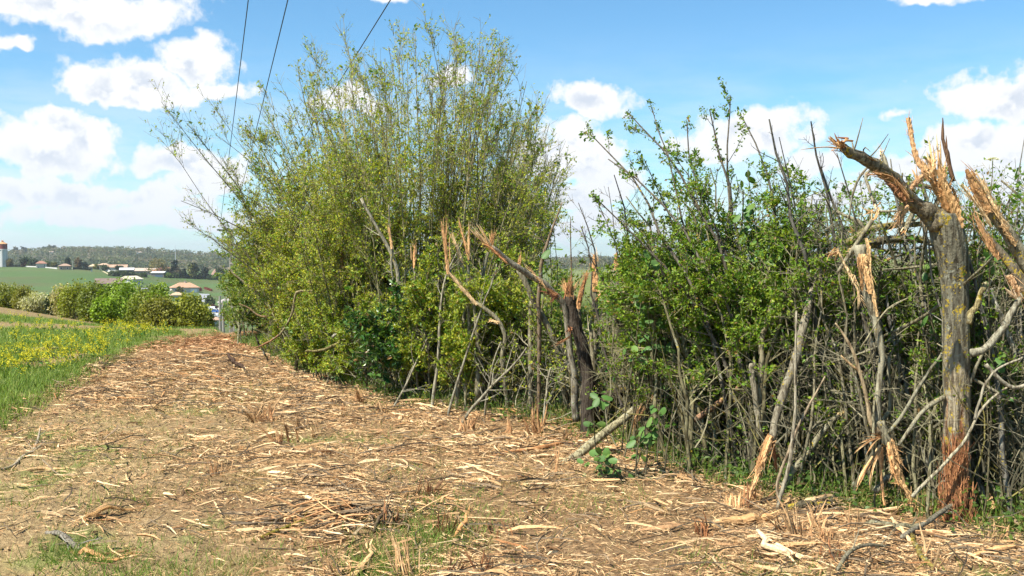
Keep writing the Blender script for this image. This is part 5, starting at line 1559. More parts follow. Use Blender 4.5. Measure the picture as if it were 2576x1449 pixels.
# ---- more broken stems of the middle hedge: name, label, bark path, radii, torn pieces
MID = [
    ('snapped_sapling', 'stem with a bundle of brown fibres at its top, left of the curved limb', [(850, 1230), (860, 1000), (850, 800), (830, 640), (760, 560), (680, 480), (665, 440)], 10.2, [.036, .032, .026, .02, .02],
     [([(668, 470), (655, 330), (645, 240), (625, 135)], .018, 2), ([(660, 440), (650, 300), (660, 120)], .012, 2), ([(672, 420), (640, 260), (638, 110)], .011, 1), ([(680, 390), (672, 250), (690, 205)], .010, 2), ([(650, 360), (630, 220), (620, 160)], .008, 1)]),
    ('snapped_sapling', 'pale split lath leaning right from the brown fibre bundle', [(1010, 1000), (1040, 880), (990, 770), (930, 710), (840, 650)], 10.0, [.026, .026, .024, .022],
     [([(850, 665), (780, 590), (720, 520), (668, 450)], .020, 3), ([(830, 640), (760, 560), (700, 490)], .012, 0), ([(985, 780), (940, 760), (920, 770)], .014, 0)]),
    ('snapped_sapling', 'tall thin stem topped by orange slats left of the splinter fan', [(760, 900), (770, 700), (790, 500), (800, 370)], 10.4, [.024, .022, .018],
     [([(798, 380), (775, 280), (750, 190), (735, 130)], .014, 2), ([(800, 360), (795, 260), (800, 175)], .013, 1), ([(805, 340), (800, 220), (820, 150)], .010, 2)]),
    ('snapped_sapling', 'pale peeled stem with lifted bark left of the orange slats', [(800, 720), (790, 560), (765, 470), (740, 380)], 10.3, [.018, .018, .016],
     [([(760, 400), (735, 320), (715, 270), (690, 215)], .013, 3), ([(740, 390), (720, 300), (700, 250)], .008, 0)]),
    ('snapped_sapling', 'two short orange snapped stubs in the fresh green shrub', [(470, 800), (465, 600), (450, 430)], 11.0, [.018, .016, .014],
     [([(450, 430), (450, 350), (455, 285)], .018, 2), ([(435, 380), (432, 320), (430, 285)], .010, 0), ([(458, 400), (462, 330), (465, 290)], .010, 1)]),
    ('snapped_sapling', 'slender dark stem standing upright between the lath and the curved limb', [(1195, 1290), (1185, 1000), (1190, 800), (1195, 640)], 9.7, [.032, .028, .026, .022], []),
    ('snapped_sapling', 'grey stem curving left behind the curved limb', [(1400, 1190), (1380, 980), (1290, 790), (1210, 640), (1150, 520), (1110, 440)], 9.6, [.036, .034, .034, .032, .03],
     [([(1110, 440), (1120, 390), (1125, 350)], .02, 2)]),
    ('snapped_sapling', 'dark leaning stem crossing behind the pale lath', [(880, 1240), (855, 1000), (850, 850), (875, 520), (920, 330)], 10.5, [.042, .038, .034, .026, .018], []),
    ('snapped_sapling', 'grey stem at the left of the dark snapped stem, thick at its foot', [(1470, 1350), (1465, 1150), (1420, 980), (1380, 900)], 9.5, [.045, .04, .036, .03], []),
    ('snapped_sapling', 'upright orange-topped stub against the sky right of the gap', [(1590, 1150), (1600, 800), (1600, 560)], 9.3, [.04, .036, .03], [([(1600, 580), (1598, 450), (1590, 345)], .034, 2), ([(1605, 520), (1606, 430), (1604, 350)], .014, 0)]),
    ('snapped_sapling', 'dark red torn stem reaching right in the gap', [(1590, 1100), (1570, 800), (1600, 640)], 9.15, [.028, .024, .02], [([(1600, 640), (1640, 590), (1698, 555)], .022, 2), ([(1610, 610), (1650, 590), (1690, 570)], .014, 1)]),
    ('snapped_sapling', 'thick grey stem with brown torn top left of the wayfaring leaves', [(1740, 1150), (1735, 800), (1740, 430)], 9.0, [.055, .05, .046], [([(1735, 450), (1732, 380), (1735, 330)], .022, 2), ([(1745, 430), (1740, 370), (1728, 345)], .014, 2)]),
    ('dead_stick', 'crooked dark spike rising above the gap with torn brown tip', [(1250, 420), (1270, 360), (1300, 260), (1330, 160), (1365, 90), (1390, 15)], 9.5, [.02, .022, .024, .02, .006], []),
    ('dead_stick', 'thin straight dry stick standing above the dark snapped stem', [(1450, 545), (1448, 400), (1442, 250), (1443, 105)], 9.5, [.012, .010, .008, .004], []),
    ('bare_pole', 'pale slender stem with a dog-leg bend at the edge of the fresh green shrub', [(560, 1370), (585, 1150), (610, 900), (618, 700), (640, 520), (680, 420), (740, 300), (790, 200)], 10.5, [.026, .024, .022, .020, .016, .012, .008], []),
    ('bare_pole', 'pale grey stick leaning right across the foot of the hedge', [(735, 1445), (790, 1345), (860, 1265), (950, 1170), (1080, 1050), (1165, 935)], 9.6, [.020, .022, .020, .016, .012], []),
    ('bare_pole', 'dark thin rod leaning right beside the pale slender stem', [(660, 1380), (720, 1170), (790, 970), (870, 700), (950, 520), (975, 405)], 10.0, [.020, .018, .016, .012, .008], []),
    ('bare_pole', 'grey-white kinked stem in front of the tall coppice', [(345, 680), (335, 560), (305, 430), (310, 300), (295, 150), (290, 30)], 11.6, [.024, .022, .020, .018, .012], [([(310, 310), (300, 230), (290, 160)], .016, 1)]),
    ('bare_pole', 'pale trunk slanting right inside the tall coppice', [(355, 480), (320, 370), (270, 265), (220, 180), (160, 70), (115, -10)], 12.0, [.040, .038, .036, .030, .024], []),
    ('bare_pole', 'brown stick leaning left at the corner of the fresh green shrub', [(290, 1370), (350, 1260), (430, 1110), (500, 960), (570, 800)], 10.7, [.016, .016, .014, .010], []),
    ('bare_pole', 'thin grey stick leaning right behind the pale crossing stick', [(900, 1330), (930, 1150), (960, 1000), (1000, 900)], 9.9, [.014, .012, .010], []),
    ('bare_pole', 'pale forked stick standing low left of the dark snapped stem', [(1270, 1400), (1290, 1220), (1310, 1090), (1318, 1060)], 9.2, [.018, .016, .012], []),
    ('fallen_tree', 'dark fallen trunk section leaning right of the dark snapped stem', [(1600, 1340), (1650, 1280), (1720, 1220), (1800, 1190)], 8.9, [.075, .072, .066, .05], []),
]
for nm, lb, pts, Y, rr, torn in MID:
    P = pathpx(pts, Y, 24, z3)
    low = down(P[0])
    if P[0][2] - low[2] > .12:      # stands on the ground out of sight behind the leaves
        pts2 = np.concatenate([[low + [rng.uniform(-.1, .1), rng.uniform(.05, .2), -.05]], P])
        P = smooth_path(pts2, 28)
    else:
        P[0] = low - [0, 0, .06]
    root = thing(nm, lb, 'broken stem' if nm != 'fallen_tree' else 'fallen limb', P[0])
    bc = {'bare_pole': (.30, .275, .20), 'dead_stick': (.20, .15, .10), 'fallen_tree': (.085, .068, .05)}.get(nm, (.26, .235, .155))
    limb(root, P, np.array(rr) * (.7 if nm == 'bare_pole' else .9), M_LICHEN2, bc, 10)
    R0 = np.interp(np.linspace(0, 1, len(P)), np.linspace(0, 1, len(rr)), rr)[None] * .5
    if nm != 'fallen_tree':       # side twigs left on the stem
        Q, RQ = grow(P[None], R0, 9, .25, .95, .15, .5, .9, .05, 5, .15, .5)
        Q2, RQ2 = grow(Q, RQ, 4, .2, 1, .06, .2, .8, .03, 4, .15, .6)
        tw = Geo().tubes(Q, RQ, 4, bc).tubes(Q2, RQ2, 3, bc)
        tw.build('side_twigs', M_TWIG, root, kind='stuff')
        lv = Geo()
        leaf_on(Q2, 3, .028, LF2, lv)
        lv.build('foliage', M_LEAF, root, kind='stuff')
    for tp, w, cl in torn:
        sliver(root, pathpx([z3(*p) for p in tp], Y - .03, 9), w, [WOODC[cl]], .45, tip=.15)

# coppice edge: orange-stripped trunk and the thin arched shoots in front of it
def z8(x, y):
    return 575.0 + x * .2977, 575.0 + y * .2977


EDGE_STEMS = [('stripped_trunk', 'straight trunk with a long orange strip of torn bark inside the coppice', [(985, 1160), (985, 900), (965, 700), (955, 500), (955, 300), (945, 110)], 13.2, [.055, .05, .045, .036, .024], (.16, .14, .10)),
              ('arched_shoot', 'pale shoot bent like an elbow at the edge of the tall coppice', [(430, 900), (500, 800), (545, 690), (553, 560), (570, 535), (680, 525), (850, 545), (960, 560), (1080, 585)], 13.6, [.014, .016, .018, .018, .016, .012], (.26, .22, .12)),
              ('arched_shoot', 'orange-brown branch reaching out over the track low on the coppice', [(215, 1010), (290, 980), (370, 950), (420, 900)], 14.2, [.010, .014, .016], (.30, .16, .08)),
              ('arched_shoot', 'dark bent twig hanging to the mulch at the coppice foot', [(335, 1115), (300, 1050), (255, 980), (225, 900)], 15.0, [.012, .016, .016, .010], (.06, .045, .035)),
              ('arched_shoot', 'pale zigzag dead branch low in the coppice', [(880, 920), (930, 888), (990, 900), (1020, 905), (1040, 945)], 12.2, [.020, .022, .020, .016], (.36, .34, .27)),
              ('arched_shoot', 'mossy lichen branch lying along the foot of the coppice', [(650, 1040), (720, 1040), (800, 1015), (880, 990), (960, 950), (1050, 940)], 12.4, [.014, .018, .020, .018], (.2, .17, .07)),
              ('arched_shoot', 'long lichened shoot slanting to the track from the far coppice', [(0, 330), (60, 400), (150, 470), (240, 540), (330, 600), (370, 640)], 15.8, [.010, .016, .02, .022], (.25, .22, .15)),
              ('arched_shoot', 'curved brown branch below the concrete pole', [(90, 635), (180, 670), (230, 720), (290, 745), (380, 735), (530, 725)], 16.0, [.010, .016, .02, .02], (.24, .17, .09))]
for nm, lb, pts, Y, rr, bc in EDGE_STEMS:
    P = pathpx(pts, Y, 24, z8)
    root = thing(nm, lb, 'stem', P[0])
    limb(root, P, rr, M_LICHEN2, bc, 9)
    if nm == 'stripped_trunk':
        for tp, w, cl in [([(950, 110), (958, 300), (955, 480), (960, 560)], .020, 2), ([(958, 300), (960, 480), (968, 640), (972, 760)], .016, 0), ([(966, 760), (972, 860), (976, 940)], .014, 1)]:
            sliver(root, pathpx([z8(*p) for p in tp], Y - .05, 10), w, [WOODC[cl]], .35, tip=.4, name='torn_strip')

# right part: leaning and fallen poles (zoom 6 frame)
RIGHT = [('leaning_pole', 'lichen-flecked pole leaning left with a pale broken tip', [(325, 1330), (430, 1150), (560, 980), (640, 890), (700, 820), (745, 775)], 6.7, [.030, .028, .024, .020, .016], (0.277, 0.257, 0.170), M_LICHEN2),
         ('leaning_pole', 'thin forked grey shoot standing in front of the leaning stem', [(375, 1350), (410, 1220), (450, 1060), (475, 880), (485, 600), (485, 400), (490, 150)], 6.3, [.012, .011, .010, .008, .006], (0.356, 0.317, 0.231), M_BARK),
         ('leaning_pole', 'thin rod branching left from the forked grey shoot', [(380, 1290), (370, 1180), (410, 1060), (470, 900), (560, 720), (660, 540)], 6.35, [.010, .010, .009, .008, .005], (0.370, 0.290, 0.194), M_BARK),
         ('leaning_pole', 'thin straight pale rod slanting up from the shredded stem to the trunk', [(1180, 1260), (1300, 1130), (1420, 1020), (1500, 930), (1590, 720), (1760, 600)], 5.95, [.011, .010, .009, .008, .006], (0.343, 0.310, 0.219), M_LICHEN2),
         ('leaning_pole', 'grey leaning branch behind the leaning stem in the dark thicket', [(300, 880), (280, 700), (265, 400), (330, 150), (370, 20)], 7.0, [.022, .020, .020, .018], (0.238, 0.211, 0.134), M_LICHEN2),
         ('leaning_pole', 'grey crooked stem left of the leaning stem', [(280, 900), (245, 700), (225, 470)], 6.95, [.020, .022, .018], (0.264, 0.238, 0.170), M_BARK),
         ('leaning_pole', 'reddish-brown broken pole jutting left in the thicket', [(-120, 800), (0, 720), (70, 670), (160, 590), (330, 450)], 7.3, [.020, .021, .019, .016], (0.290, 0.172, 0.103), M_LICHEN2),
         ('leaning_pole', 'bright grey crooked stem right of the lichen trunk', [(1640, 20), (1690, 140), (1740, 260), (1790, 380), (1780, 480)], 6.3, [.018, .018, .016, .014], (0.449, 0.429, 0.340), M_LICHEN2),
         ('leaning_pole', 'lichened pole angled behind the right side of the trunk', [(1520, 230), (1550, 160), (1580, 60), (1610, -20)], 6.0, [.020, .018, .016], (0.343, 0.290, 0.146), M_LICHEN),
         ('leaning_pole', 'grey branch forking up to the right edge', [(1530, 400), (1640, 350), (1740, 240), (1800, 120), (1850, 40)], 5.9, [.024, .022, .020, .018], (0.317, 0.297, 0.219), M_LICHEN2),
         ('leaning_pole', 'thin bare branch crossing low at the right edge', [(1550, 800), (1620, 560), (1720, 480), (1850, 420)], 5.8, [.008, .007, .006], (0.290, 0.264, 0.194), M_BARK),
         ('leaning_pole', 'long grey branch reaching down right of the trunk', [(1620, 470), (1700, 560), (1780, 620), (1880, 580)], 5.9, [.012, .012, .010], (0.317, 0.290, 0.219), M_LICHEN2),
         ('leaning_pole', 'slim stem slanting in the thicket right of the leaning stem', [(740, 760), (770, 640), (800, 540), (810, 480)], 7.1, [.014, .014, .012], (0.317, 0.290, 0.206), M_BARK),
         ('leaning_pole', 'upright thin stem between shredded stem and lichen trunk', [(1150, 1240), (1200, 1000), (1245, 760), (1260, 400), (1300, 100)], 6.9, [.010, .010, .009, .007], (0.264, 0.251, 0.182), M_BARK)]
for nm, lb, pts, Y, rr, bc, mt in RIGHT:
    P = pathpx(pts, Y, 24, z6)
    root = thing(nm, lb, 'branch', P[0])
    limb(root, P, rr, mt, bc, 9)
    if 'broken tip' in lb:
        fan(root, P[-1], around(P[-1], P[-3], 7, .03, .08, .3), .006, [WOODC[3], WOODC[0]])
# the fallen pole under the wayfaring leaves
P = pathpx([(1408, 1175), (1450, 1150), (1500, 1105), (1560, 1062), (1625, 1008), (1670, 975)], [7.65, 7.9, 8.3], 20)
root = thing('fallen_pole', 'fallen lichened pole slanting from the mulch up into the hedge', 'fallen pole', P[0])
limb(root, P, [.034, .034, .032, .030, .026], M_LICHEN2, (0.330, 0.297, 0.182), 14)
for tp, w in [([(1600, 1110), (1592, 1070), (1600, 1040), (1615, 1020)], .016), ([(1605, 1060), (1622, 1025), (1640, 1000)], .014)]:
    sliver(root, pathpx(tp, 7.9, 8), w, [(.48, .30, .16)])

# broken branch ends caught in the tangle behind the arm of the big trunk
ORDW = ['first', 'second', 'third', 'fourth', 'fifth', 'sixth', 'seventh', 'eighth', 'ninth', 'tenth', 'eleventh', 'twelfth', 'thirteenth', 'fourteenth', 'fifteenth', 'sixteenth']
US = np.sort(rng.uniform(2120, 2350, 16))
for i in range(16):
    c = px(US[i], rng.uniform(460, 660), rng.uniform(6.4, 6.9))
    d = unit(np.array([rng.normal(), rng.normal() * .4, rng.normal() * .8]))
    L = rng.uniform(.22, .5)
    P = smooth_path(np.array([c - d * L / 2, c + rng.normal(size=3) * .04, c + d * L / 2]), 12)
    root = thing('broken_branch', f'short broken branch with pale torn end, {ORDW[i]} from left behind the big trunk arm', 'branch', P[0], 'broken branches caught in the hedge top')
    r = rng.uniform(.007, .018)
    limb(root, P, [r * .7, r, r], M_LICHEN2, (.26, .235, .16), 8)
    fan(root, P[-1], around(P[-1], P[-3], 5, .03, .12, .3), r * .45, WOODC)

# thin dead branches packed round the big trunk
SIDE = ['left of', 'right of']
UL, UR = np.sort(rng.uniform(2230, 2370, 13)), np.sort(rng.uniform(2440, 2600, 13))
for i in range(26):
    r_side = i % 2
    u = (UR if r_side else UL)[i // 2]
    c = px(u, rng.uniform(520, 1180), rng.uniform(6.15, 6.8))
    d = unit(np.array([rng.normal() * .8, rng.normal() * .3, rng.normal() * .7 + .5]))
    L = rng.uniform(.5, 1.2)
    P = smooth_path(np.array([c - d * L / 2, c + rng.normal(size=3) * .07, c + d * L / 2]), 14)
    gz = ground_z(P[:, 0], P[:, 1])
    P[:, 2] = np.maximum(P[:, 2], gz + .02)
    hi = 'high' if c[2] > 1.3 else ('halfway up' if c[2] > .7 else 'low')
    root = thing('dead_branch', f'thin dead branch {hi} {SIDE[r_side]} the big trunk, {ORDW[i // 2]} from the left there', 'branch', P[0], f'dead branches {hi} {SIDE[r_side]} the big trunk')
    r = rng.uniform(.005, .013)
    limb(root, P, [r, r * .9, r * .5], M_LICHEN2, np.array((.24, .22, .14)) * rng.uniform(.7, 1.3), 7)
    Q, RQ = grow(P[None], np.linspace(r, r * .5, len(P))[None] * .6, 6, .2, .95, .1, .35, .9, .02, 4, .15, .6)
    Geo().tubes(Q, RQ, 3, (.22, .2, .13)).build('side_twigs', M_TWIG, root, kind='stuff')
# ------------------------------------------------------------------ shredded wood on the ground


def scatter(n, y0, y1, pad=.15, keep=None):
    y = rng.uniform(y0, y1, n * 2)
    a, b = x_edge(y) - pad, x_foot(y) + .5
    a = np.maximum(a, -.62 * y - .6)
    b = np.minimum(b, .62 * y + .4)
    x = a + (b - a) * rng.random(n * 2)
    w = (b - a) / 6.5
    ok = rng.random(n * 2) < w
    if keep is not None:
        ok &= rng.random(n * 2) < keep(x, y)
    return x[ok][:n], y[ok][:n]


def mulch_density(x, y):
    bare_ = sstep(.5 - (x + .13 * y) + (fbm(x * .9, y * .9, 4) - .5) * 3.5, 0.0, 2.6) * (1 - sstep(y, 7.5, 14))
    clump = sstep(fbm(x * 1.4 + 3, y * 1.4, 3), .36, .62)
    patch = 1 - .75 * sstep(fbm(x * .55 + 30, y * .8, 2), .56, .68) * (1 - sstep(y, 9, 12))
    return np.clip((1 - .78 * bare_) * (.26 + .85 * clump) * patch, .06, 1)


def lay(x, y, L, lift, n=4, curl=.12, tilt=.10, skew=.65):
    """lying paths following the ground; most lie across the line of sight as the cutter dropped them"""
    N = len(x)
    a = rng.normal(size=N) * skew + rng.choice([0, math.pi / 2, 2.6, .7], N, p=[.52, .18, .16, .14])
    d = np.stack([np.cos(a), np.sin(a), rng.normal(size=N) * tilt], 1)
    s = np.linspace(-.5, .5, n)[None, :, None]
    P = np.stack([x, y, np.zeros(N)], 1)[:, None] + d[:, None] * s * L[:, None, None]
    side = np.stack([-np.sin(a), np.cos(a), np.zeros(N)], 1)
    bow = (rng.normal(size=N) * curl * L)[:, None, None] * (.25 - s ** 2) * 4 * side[:, None]
    hog = (np.abs(rng.normal(size=N)) * curl * .35 * L)[:, None, None] * (.25 - s ** 2) * 4 * np.array([0, 0, 1.])
    P = P + bow + hog + rng.normal(size=P.shape) * .008 * L[:, None, None]
    P[..., 2] += ground_z(x, y)[:, None] + lift[:, None]
    return P


g = Geo()
# fine shreds
for n, y0, y1, l0, l1, w in [(66000, 4.5, 9.0, .015, .075, .0024), (42000, 8.0, 14.0, .025, .11, .0036), (19000, 13.0, 22.0, .04, .15, .0060)]:
    x, y = scatter(n, y0, y1, keep=mulch_density)
    N = len(x)
    L = rng.uniform(l0, l1, N)
    P = lay(x, y, L, rng.uniform(.0, .03, N), 2, tilt=.28)
    red = sstep(y, 15, 19)[:, None]
    c = splinter_col(N) * (1 - red * .32 * np.array([[.6, 1, 1.1]]))
    g.leaves(P[:, 0], P[:, 1] - P[:, 0], unit(rvec(N) * .8 + [-.2, -.5, 1.0]), L, w * rng.uniform(.9, 2.8, N), c, .45)
# splinters
for n, y0, y1, l0, l1, w in [(3000, 4.5, 9.0, .04, .20, .0050), (430, 4.5, 9.0, .14, .36, .0095), (3700, 8.0, 14.5, .05, .24, .0074), (1600, 14.0, 21.5, .07, .28, .010)]:
    x, y = scatter(n, y0, y1, keep=mulch_density)
    N = len(x)
    L = l0 + (l1 - l0) * rng.random(N) ** 2
    P = lay(x, y, L, rng.uniform(.008, .045, N), 4, tilt=.12)
    red = sstep(y, 15, 19)[:, None]
    c = splinter_col(N) * (1 - red * .3 * np.array([[.6, 1, 1.1]]))
    g.tubes(P, w * rng.uniform(.45, 1.5, (N, 1)) * np.array([[.55, 1, .9, .25]]), 3, c, flat=.55, jag=.14)
# dark twig pieces
x, y = scatter(2600, 4.5, 16, keep=mulch_density)
N = len(x)
L = rng.uniform(.06, .35, N)
g.tubes(lay(x, y, L, rng.uniform(.01, .05, N), 4, tilt=.2), .0035 * rng.uniform(.6, 1.6, (N, 1)) * np.array([[1, 1, .9, .6]]), 3, np.array((.13, .105, .075)) * rng.uniform(.5, 1.5, (N, 1)))
g.build('wood_mulch', M_WOOD, kind='stuff', label='shredded wood, bark and twigs covering the track', category='mulch')

# crumbs of soil on the bare left part
g = Geo()
n = 6000
x, y = scatter(n, 4.6, 11, pad=.3, keep=lambda x, y: np.clip(1.2 - 1.1 * mulch_density(x, y), 0.05, 1) * (x < .5 - .1 * y + .6 * rng.normal(size=len(x))))
N = len(x)
s = rng.uniform(.004, .011, N) * (1 + rng.random(N) ** 10 * 1.5)
oct_ = np.array([(1, 0, 0), (-1, 0, 0), (0, 1, 0), (0, -1, 0), (0, 0, .8), (0, 0, -.5)], float)
V = oct_[None] * s[:, None, None] * rng.uniform(.35, 1.5, (N, 6, 1)) + np.stack([x, y, ground_z(x, y) + s * .2], 1)[:, None]
f = np.array([(0, 2, 4), (2, 1, 4), (1, 3, 4), (3, 0, 4), (2, 0, 5), (1, 2, 5), (3, 1, 5), (0, 3, 5)])
g.add(V, (np.arange(N)[:, None, None] * 6 + f[None]).reshape(-1, 3), np.repeat(soil * rng.uniform(.7, 1.25, (N, 1)), 6, 0))
g.build('soil_crumbs', m_ground, kind='stuff', label='loose crumbs of dry tan soil at the left of the track', category='soil')

# ---- the largest splinters one by one: shared shapes, each its own object
SHAPES = []
for k, (cl, wd, ln) in enumerate([((.66, .48, .27), .9, 'pale'), ((.60, .41, .21), .7, 'pale'), ((.48, .27, .12), .8, 'orange'), ((.38, .19, .085), .8, 'brown'), ((.64, .46, .27), 1.3, 'pale'), ((.50, .29, .14), 1.2, 'orange'), ((.19, .165, .12), .8, 'bark')]):
    for v in range(2):
        n = 7
        s = np.linspace(-.5, .5, n)
        P = np.stack([s, .06 * rng.normal() * np.cos(s * 3) + .015 * rng.normal(size=n), .05 * np.cos(s * 3.1) * rng.random() + .008 * rng.normal(size=n)], 1)
        R = .032 * wd * np.interp(s, [-.5, -.4, 0, .35, .5], [.35, .9, 1, .7, .15]) * rng.uniform(.8, 1.2, n)
        gg = Geo().tubes(P[None], R[None], 5, cl, flat=.55, cap=True, twist=0.0, jag=.15)
        # a lifted sliver along its back
        P2 = P[1:5] + np.stack([np.zeros(4), np.linspace(0, .02, 4), np.linspace(.012, .05, 4)], 1)
        gg.tubes(P2[None], (np.array([.010, .009, .007, .002]) * wd)[None], 4, np.array(cl) * 1.1, flat=.4)
        me = gg.mesh('splinter_shape')
        me.materials.append(M_WOOD if ln != 'bark' else M_LICHEN2)
        SHAPES.append((me, ln))
# ---- pieces one can single out
def lying(name, label, cat, pts, r, col, mat=M_WOOD, flat=1.0, extra=None, lift=.012, m=8):
    G = [near_ground(*p[:2]) for p in pts]
    P = np.array([[q[0], q[1], float(ground_z(q[0], q[1])) + lift + (p[2] if len(p) > 2 else 0)] for q, p in zip(G, pts)])
    P = smooth_path(P, 18)
    root = thing(name, label, cat, P[0])
    n = len(P)
    kn = np.arange(0, n, 2)
    P = P + np.stack([np.interp(np.arange(n), kn, rng.normal(size=len(kn))) for _ in range(3)], 1) * max(r) * np.array([.35, .35, .15])
    rad = np.interp(np.linspace(0, 1, n), np.linspace(0, 1, len(r)), r)
    tone = rng.uniform(.7, 1.15, (1, 1, m, 1)) * rng.uniform(.85, 1.1, (1, n, m, 1))
    Geo().tubes(P[None], rad[None], m, np.asarray(col) * tone, flat=flat, cap=True, jag=.10 if mat is M_WOOD else .025, twist=0.0).build('wood', mat, root, smooth=mat is not M_WOOD)
    if extra:
        for tp, w, c in extra:
            Q = np.array([[*near_ground(a, b), 0] for a, b in tp])
            Q[:, 2] = ground_z(Q[:, 0], Q[:, 1]) + lift + .01
            sliver(root, smooth_path(Q, 7), w, [c], .5)
    if mat is not M_WOOD:        # a few side twigs
        Q, RQ = grow(P[None], rad[None] * .8, 4, .25, .95, .08, .28, .8, .03, 5, .15, .45)
        Q2, RQ2 = grow(Q, RQ, 3, .3, 1, .04, .12, .8, .02, 4, .15, .6)
        Geo().tubes(Q, RQ, 5, np.asarray(col) * .9).tubes(Q2, RQ2, 3, np.asarray(col) * .9).build('side_twigs', M_TWIG, root, kind='stuff')
    e = P[-1]
    fan(root, e, around(e, P[-4], 4, .03, .09, .3), .004, [np.asarray(col) * 1.1] if mat is M_WOOD else WOODC)
    return root


PALE, TAN, ORG, BRN, GRB = (.72, .55, .34), (.58, .40, .21), (.50, .27, .12), (.30, .15, .07), (.22, .20, .145)
lying('peeled_log', 'bright peeled pale log on the pile in the middle foreground', 'log', [(862, 1274), (890, 1281), (915, 1289), (930, 1296)], [.020, .021, .019, .014], PALE)
lying('bare_branch', 'long pale curved bare branch lying at the left edge', 'branch', [(-40, 1205), (20, 1183), (60, 1152), (85, 1130), (102, 1097, .10)], [.014, .015, .015, .013, .006], (.40, .34, .24), M_BARK)
lying('dark_branch', 'short dark branch lying on the mulch by the far coppice', 'branch', [(572, 908, .06), (590, 917, .05), (617, 930)], [.024, .03, .024], (.10, .06, .04), M_BARK)
lying('split_branch', 'tan split branch lying on bare soil at the lower left', 'branch', [(213, 1318), (240, 1308, .02), (270, 1300, .03), (300, 1292, .02), (340, 1286)], [.016, .02, .018, .015, .008], (.46, .28, .12), M_WOOD, .6, [([(215, 1322), (245, 1314), (290, 1306)], .010, ORG)])
lying('split_branch', 'folded bundle of orange bark fibres lying at the bottom left', 'branch', [(198, 1406), (212, 1400, .03), (250, 1408), (290, 1412), (315, 1410)], [.012, .016, .018, .014, .008], (.50, .28, .13), M_WOOD, .6, [([(205, 1412), (250, 1414), (310, 1414)], .008, TAN), ([(200, 1404), (240, 1402), (300, 1398), (370, 1388)], .008, (.45, .27, .14))])
lying('grey_branch', 'smooth grey branch lying above the bundle of bark fibres', 'branch', [(122, 1370), (150, 1378, .02), (185, 1386, .02), (215, 1398)], [.012, .016, .018, .016], (.26, .235, .19), M_BARK)
lying('pale_stick', 'crooked pale stick lying on clods below the long curved branch', 'stick', [(20, 1204), (60, 1196, .02), (100, 1190, .02), (122, 1188), (165, 1193)], [.008, .012, .013, .011, .006], TAN)
lying('half_log', 'broad split half log with orange face at the lower right', 'log', [(1745, 1326), (1790, 1331, .01), (1850, 1330, .02), (1900, 1322, .03), (1934, 1318, .03)], [.016, .028, .034, .036, .034], (.56, .35, .17), M_WOOD, .7, [([(1740, 1336), (1790, 1338), (1850, 1338)], .012, TAN)])
lying('forked_chunk', 'bright forked pale chunk lying at the lower right', 'chunk', [(1908, 1376, .06), (1930, 1395, .03), (1960, 1403, .02), (2010, 1408), (2050, 1412)], [.012, .020, .026, .022, .010], (.74, .58, .38), M_WOOD, .8, [([(1895, 1408), (1930, 1406), (1970, 1408)], .010, PALE)])
lying('mossy_twig', 'yellow-mossed twig lying beside the pile in the middle foreground', 'stick', [(660, 1355), (700, 1346, .02), (735, 1334, .02), (758, 1320)], [.010, .012, .012, .008], (.24, .19, .03), M_LICHEN)
lying('split_branch', 'long orange split branch on the mulch left of the fallen pole', 'branch', [(1230, 1153), (1290, 1148, .02), (1350, 1142, .03), (1410, 1132, .03), (1440, 1126)], [.008, .018, .022, .02, .012], (.42, .22, .10), M_WOOD, .7)
lying('pale_stick', 'straight pale stick under the long orange split branch', 'stick', [(1330, 1161), (1370, 1158), (1400, 1157)], [.010, .013, .010], PALE)
lying('pale_stick', 'pale stick slanting over the pile left of the bright peeled log', 'stick', [(735, 1235), (765, 1250, .02), (795, 1268, .02), (820, 1285)], [.012, .016, .014, .008], PALE)
lying('pale_stick', 'pale stick lying below the slanting one on the pile', 'stick', [(770, 1292), (800, 1294), (835, 1293)], [.010, .012, .008], PALE)
lying('orange_chunk', 'pointed orange chunk standing on the grass in the foreground', 'chunk', [(1140, 1358), (1155, 1350, .02), (1168, 1340, .05), (1178, 1332, .07)], [.006, .013, .015, .006], (.50, .28, .12), M_WOOD, .7)
lying('pale_chunk', 'pale ragged chunk at the bottom edge beside the green tuft', 'chunk', [(880, 1448), (905, 1432, .02), (925, 1418, .05), (935, 1408, .08)], [.022, .020, .014, .006], (.62, .42, .22), M_WOOD, .6)
lying('lichen_branch', 'crooked lichen branch with forks lying at the foot of the big trunk', 'branch', [(2160, 1337), (2200, 1345, .04), (2250, 1352, .03), (2290, 1350, .04), (2310, 1345, .06)], [.016, .017, .018, .018, .014], (.23, .21, .13), M_LICHEN2)
lying('lichen_branch', 'yellow-lichened crooked branch at the bottom right', 'branch', [(2285, 1352, .03), (2300, 1380, .03), (2298, 1405, .02), (2325, 1428, .02), (2370, 1448)], [.011, .013, .015, .015, .010], (.26, .21, .06), M_LICHEN)
lying('lichen_branch', 'long grey branch slanting in front of the big trunk', 'branch', [(2270, 1375, .03), (2320, 1345, .06), (2380, 1318, .08), (2430, 1300, .09), (2460, 1286, .10)], [.014, .016, .014, .012, .008], (.25, .23, .17), M_LICHEN2)
lying('grey_branch', 'grey curved branch at the bottom edge right of centre', 'branch', [(2105, 1448, .02), (2135, 1424, .05), (2175, 1408, .05), (2240, 1396, .02)], [.010, .011, .010, .006], (.25, .225, .15), M_LICHEN2)
lying('peeled_log', 'dark mossy log with a pale split top before the leaning plank', 'log', [(1985, 1288), (2020, 1290, .01), (2060, 1290, .01), (2100, 1284, .02)], [.022, .030, .030, .02], (.13, .11, .07), M_LICHEN, 1.0, [([(2025, 1280), (2050, 1276), (2080, 1274)], .022, PALE)])
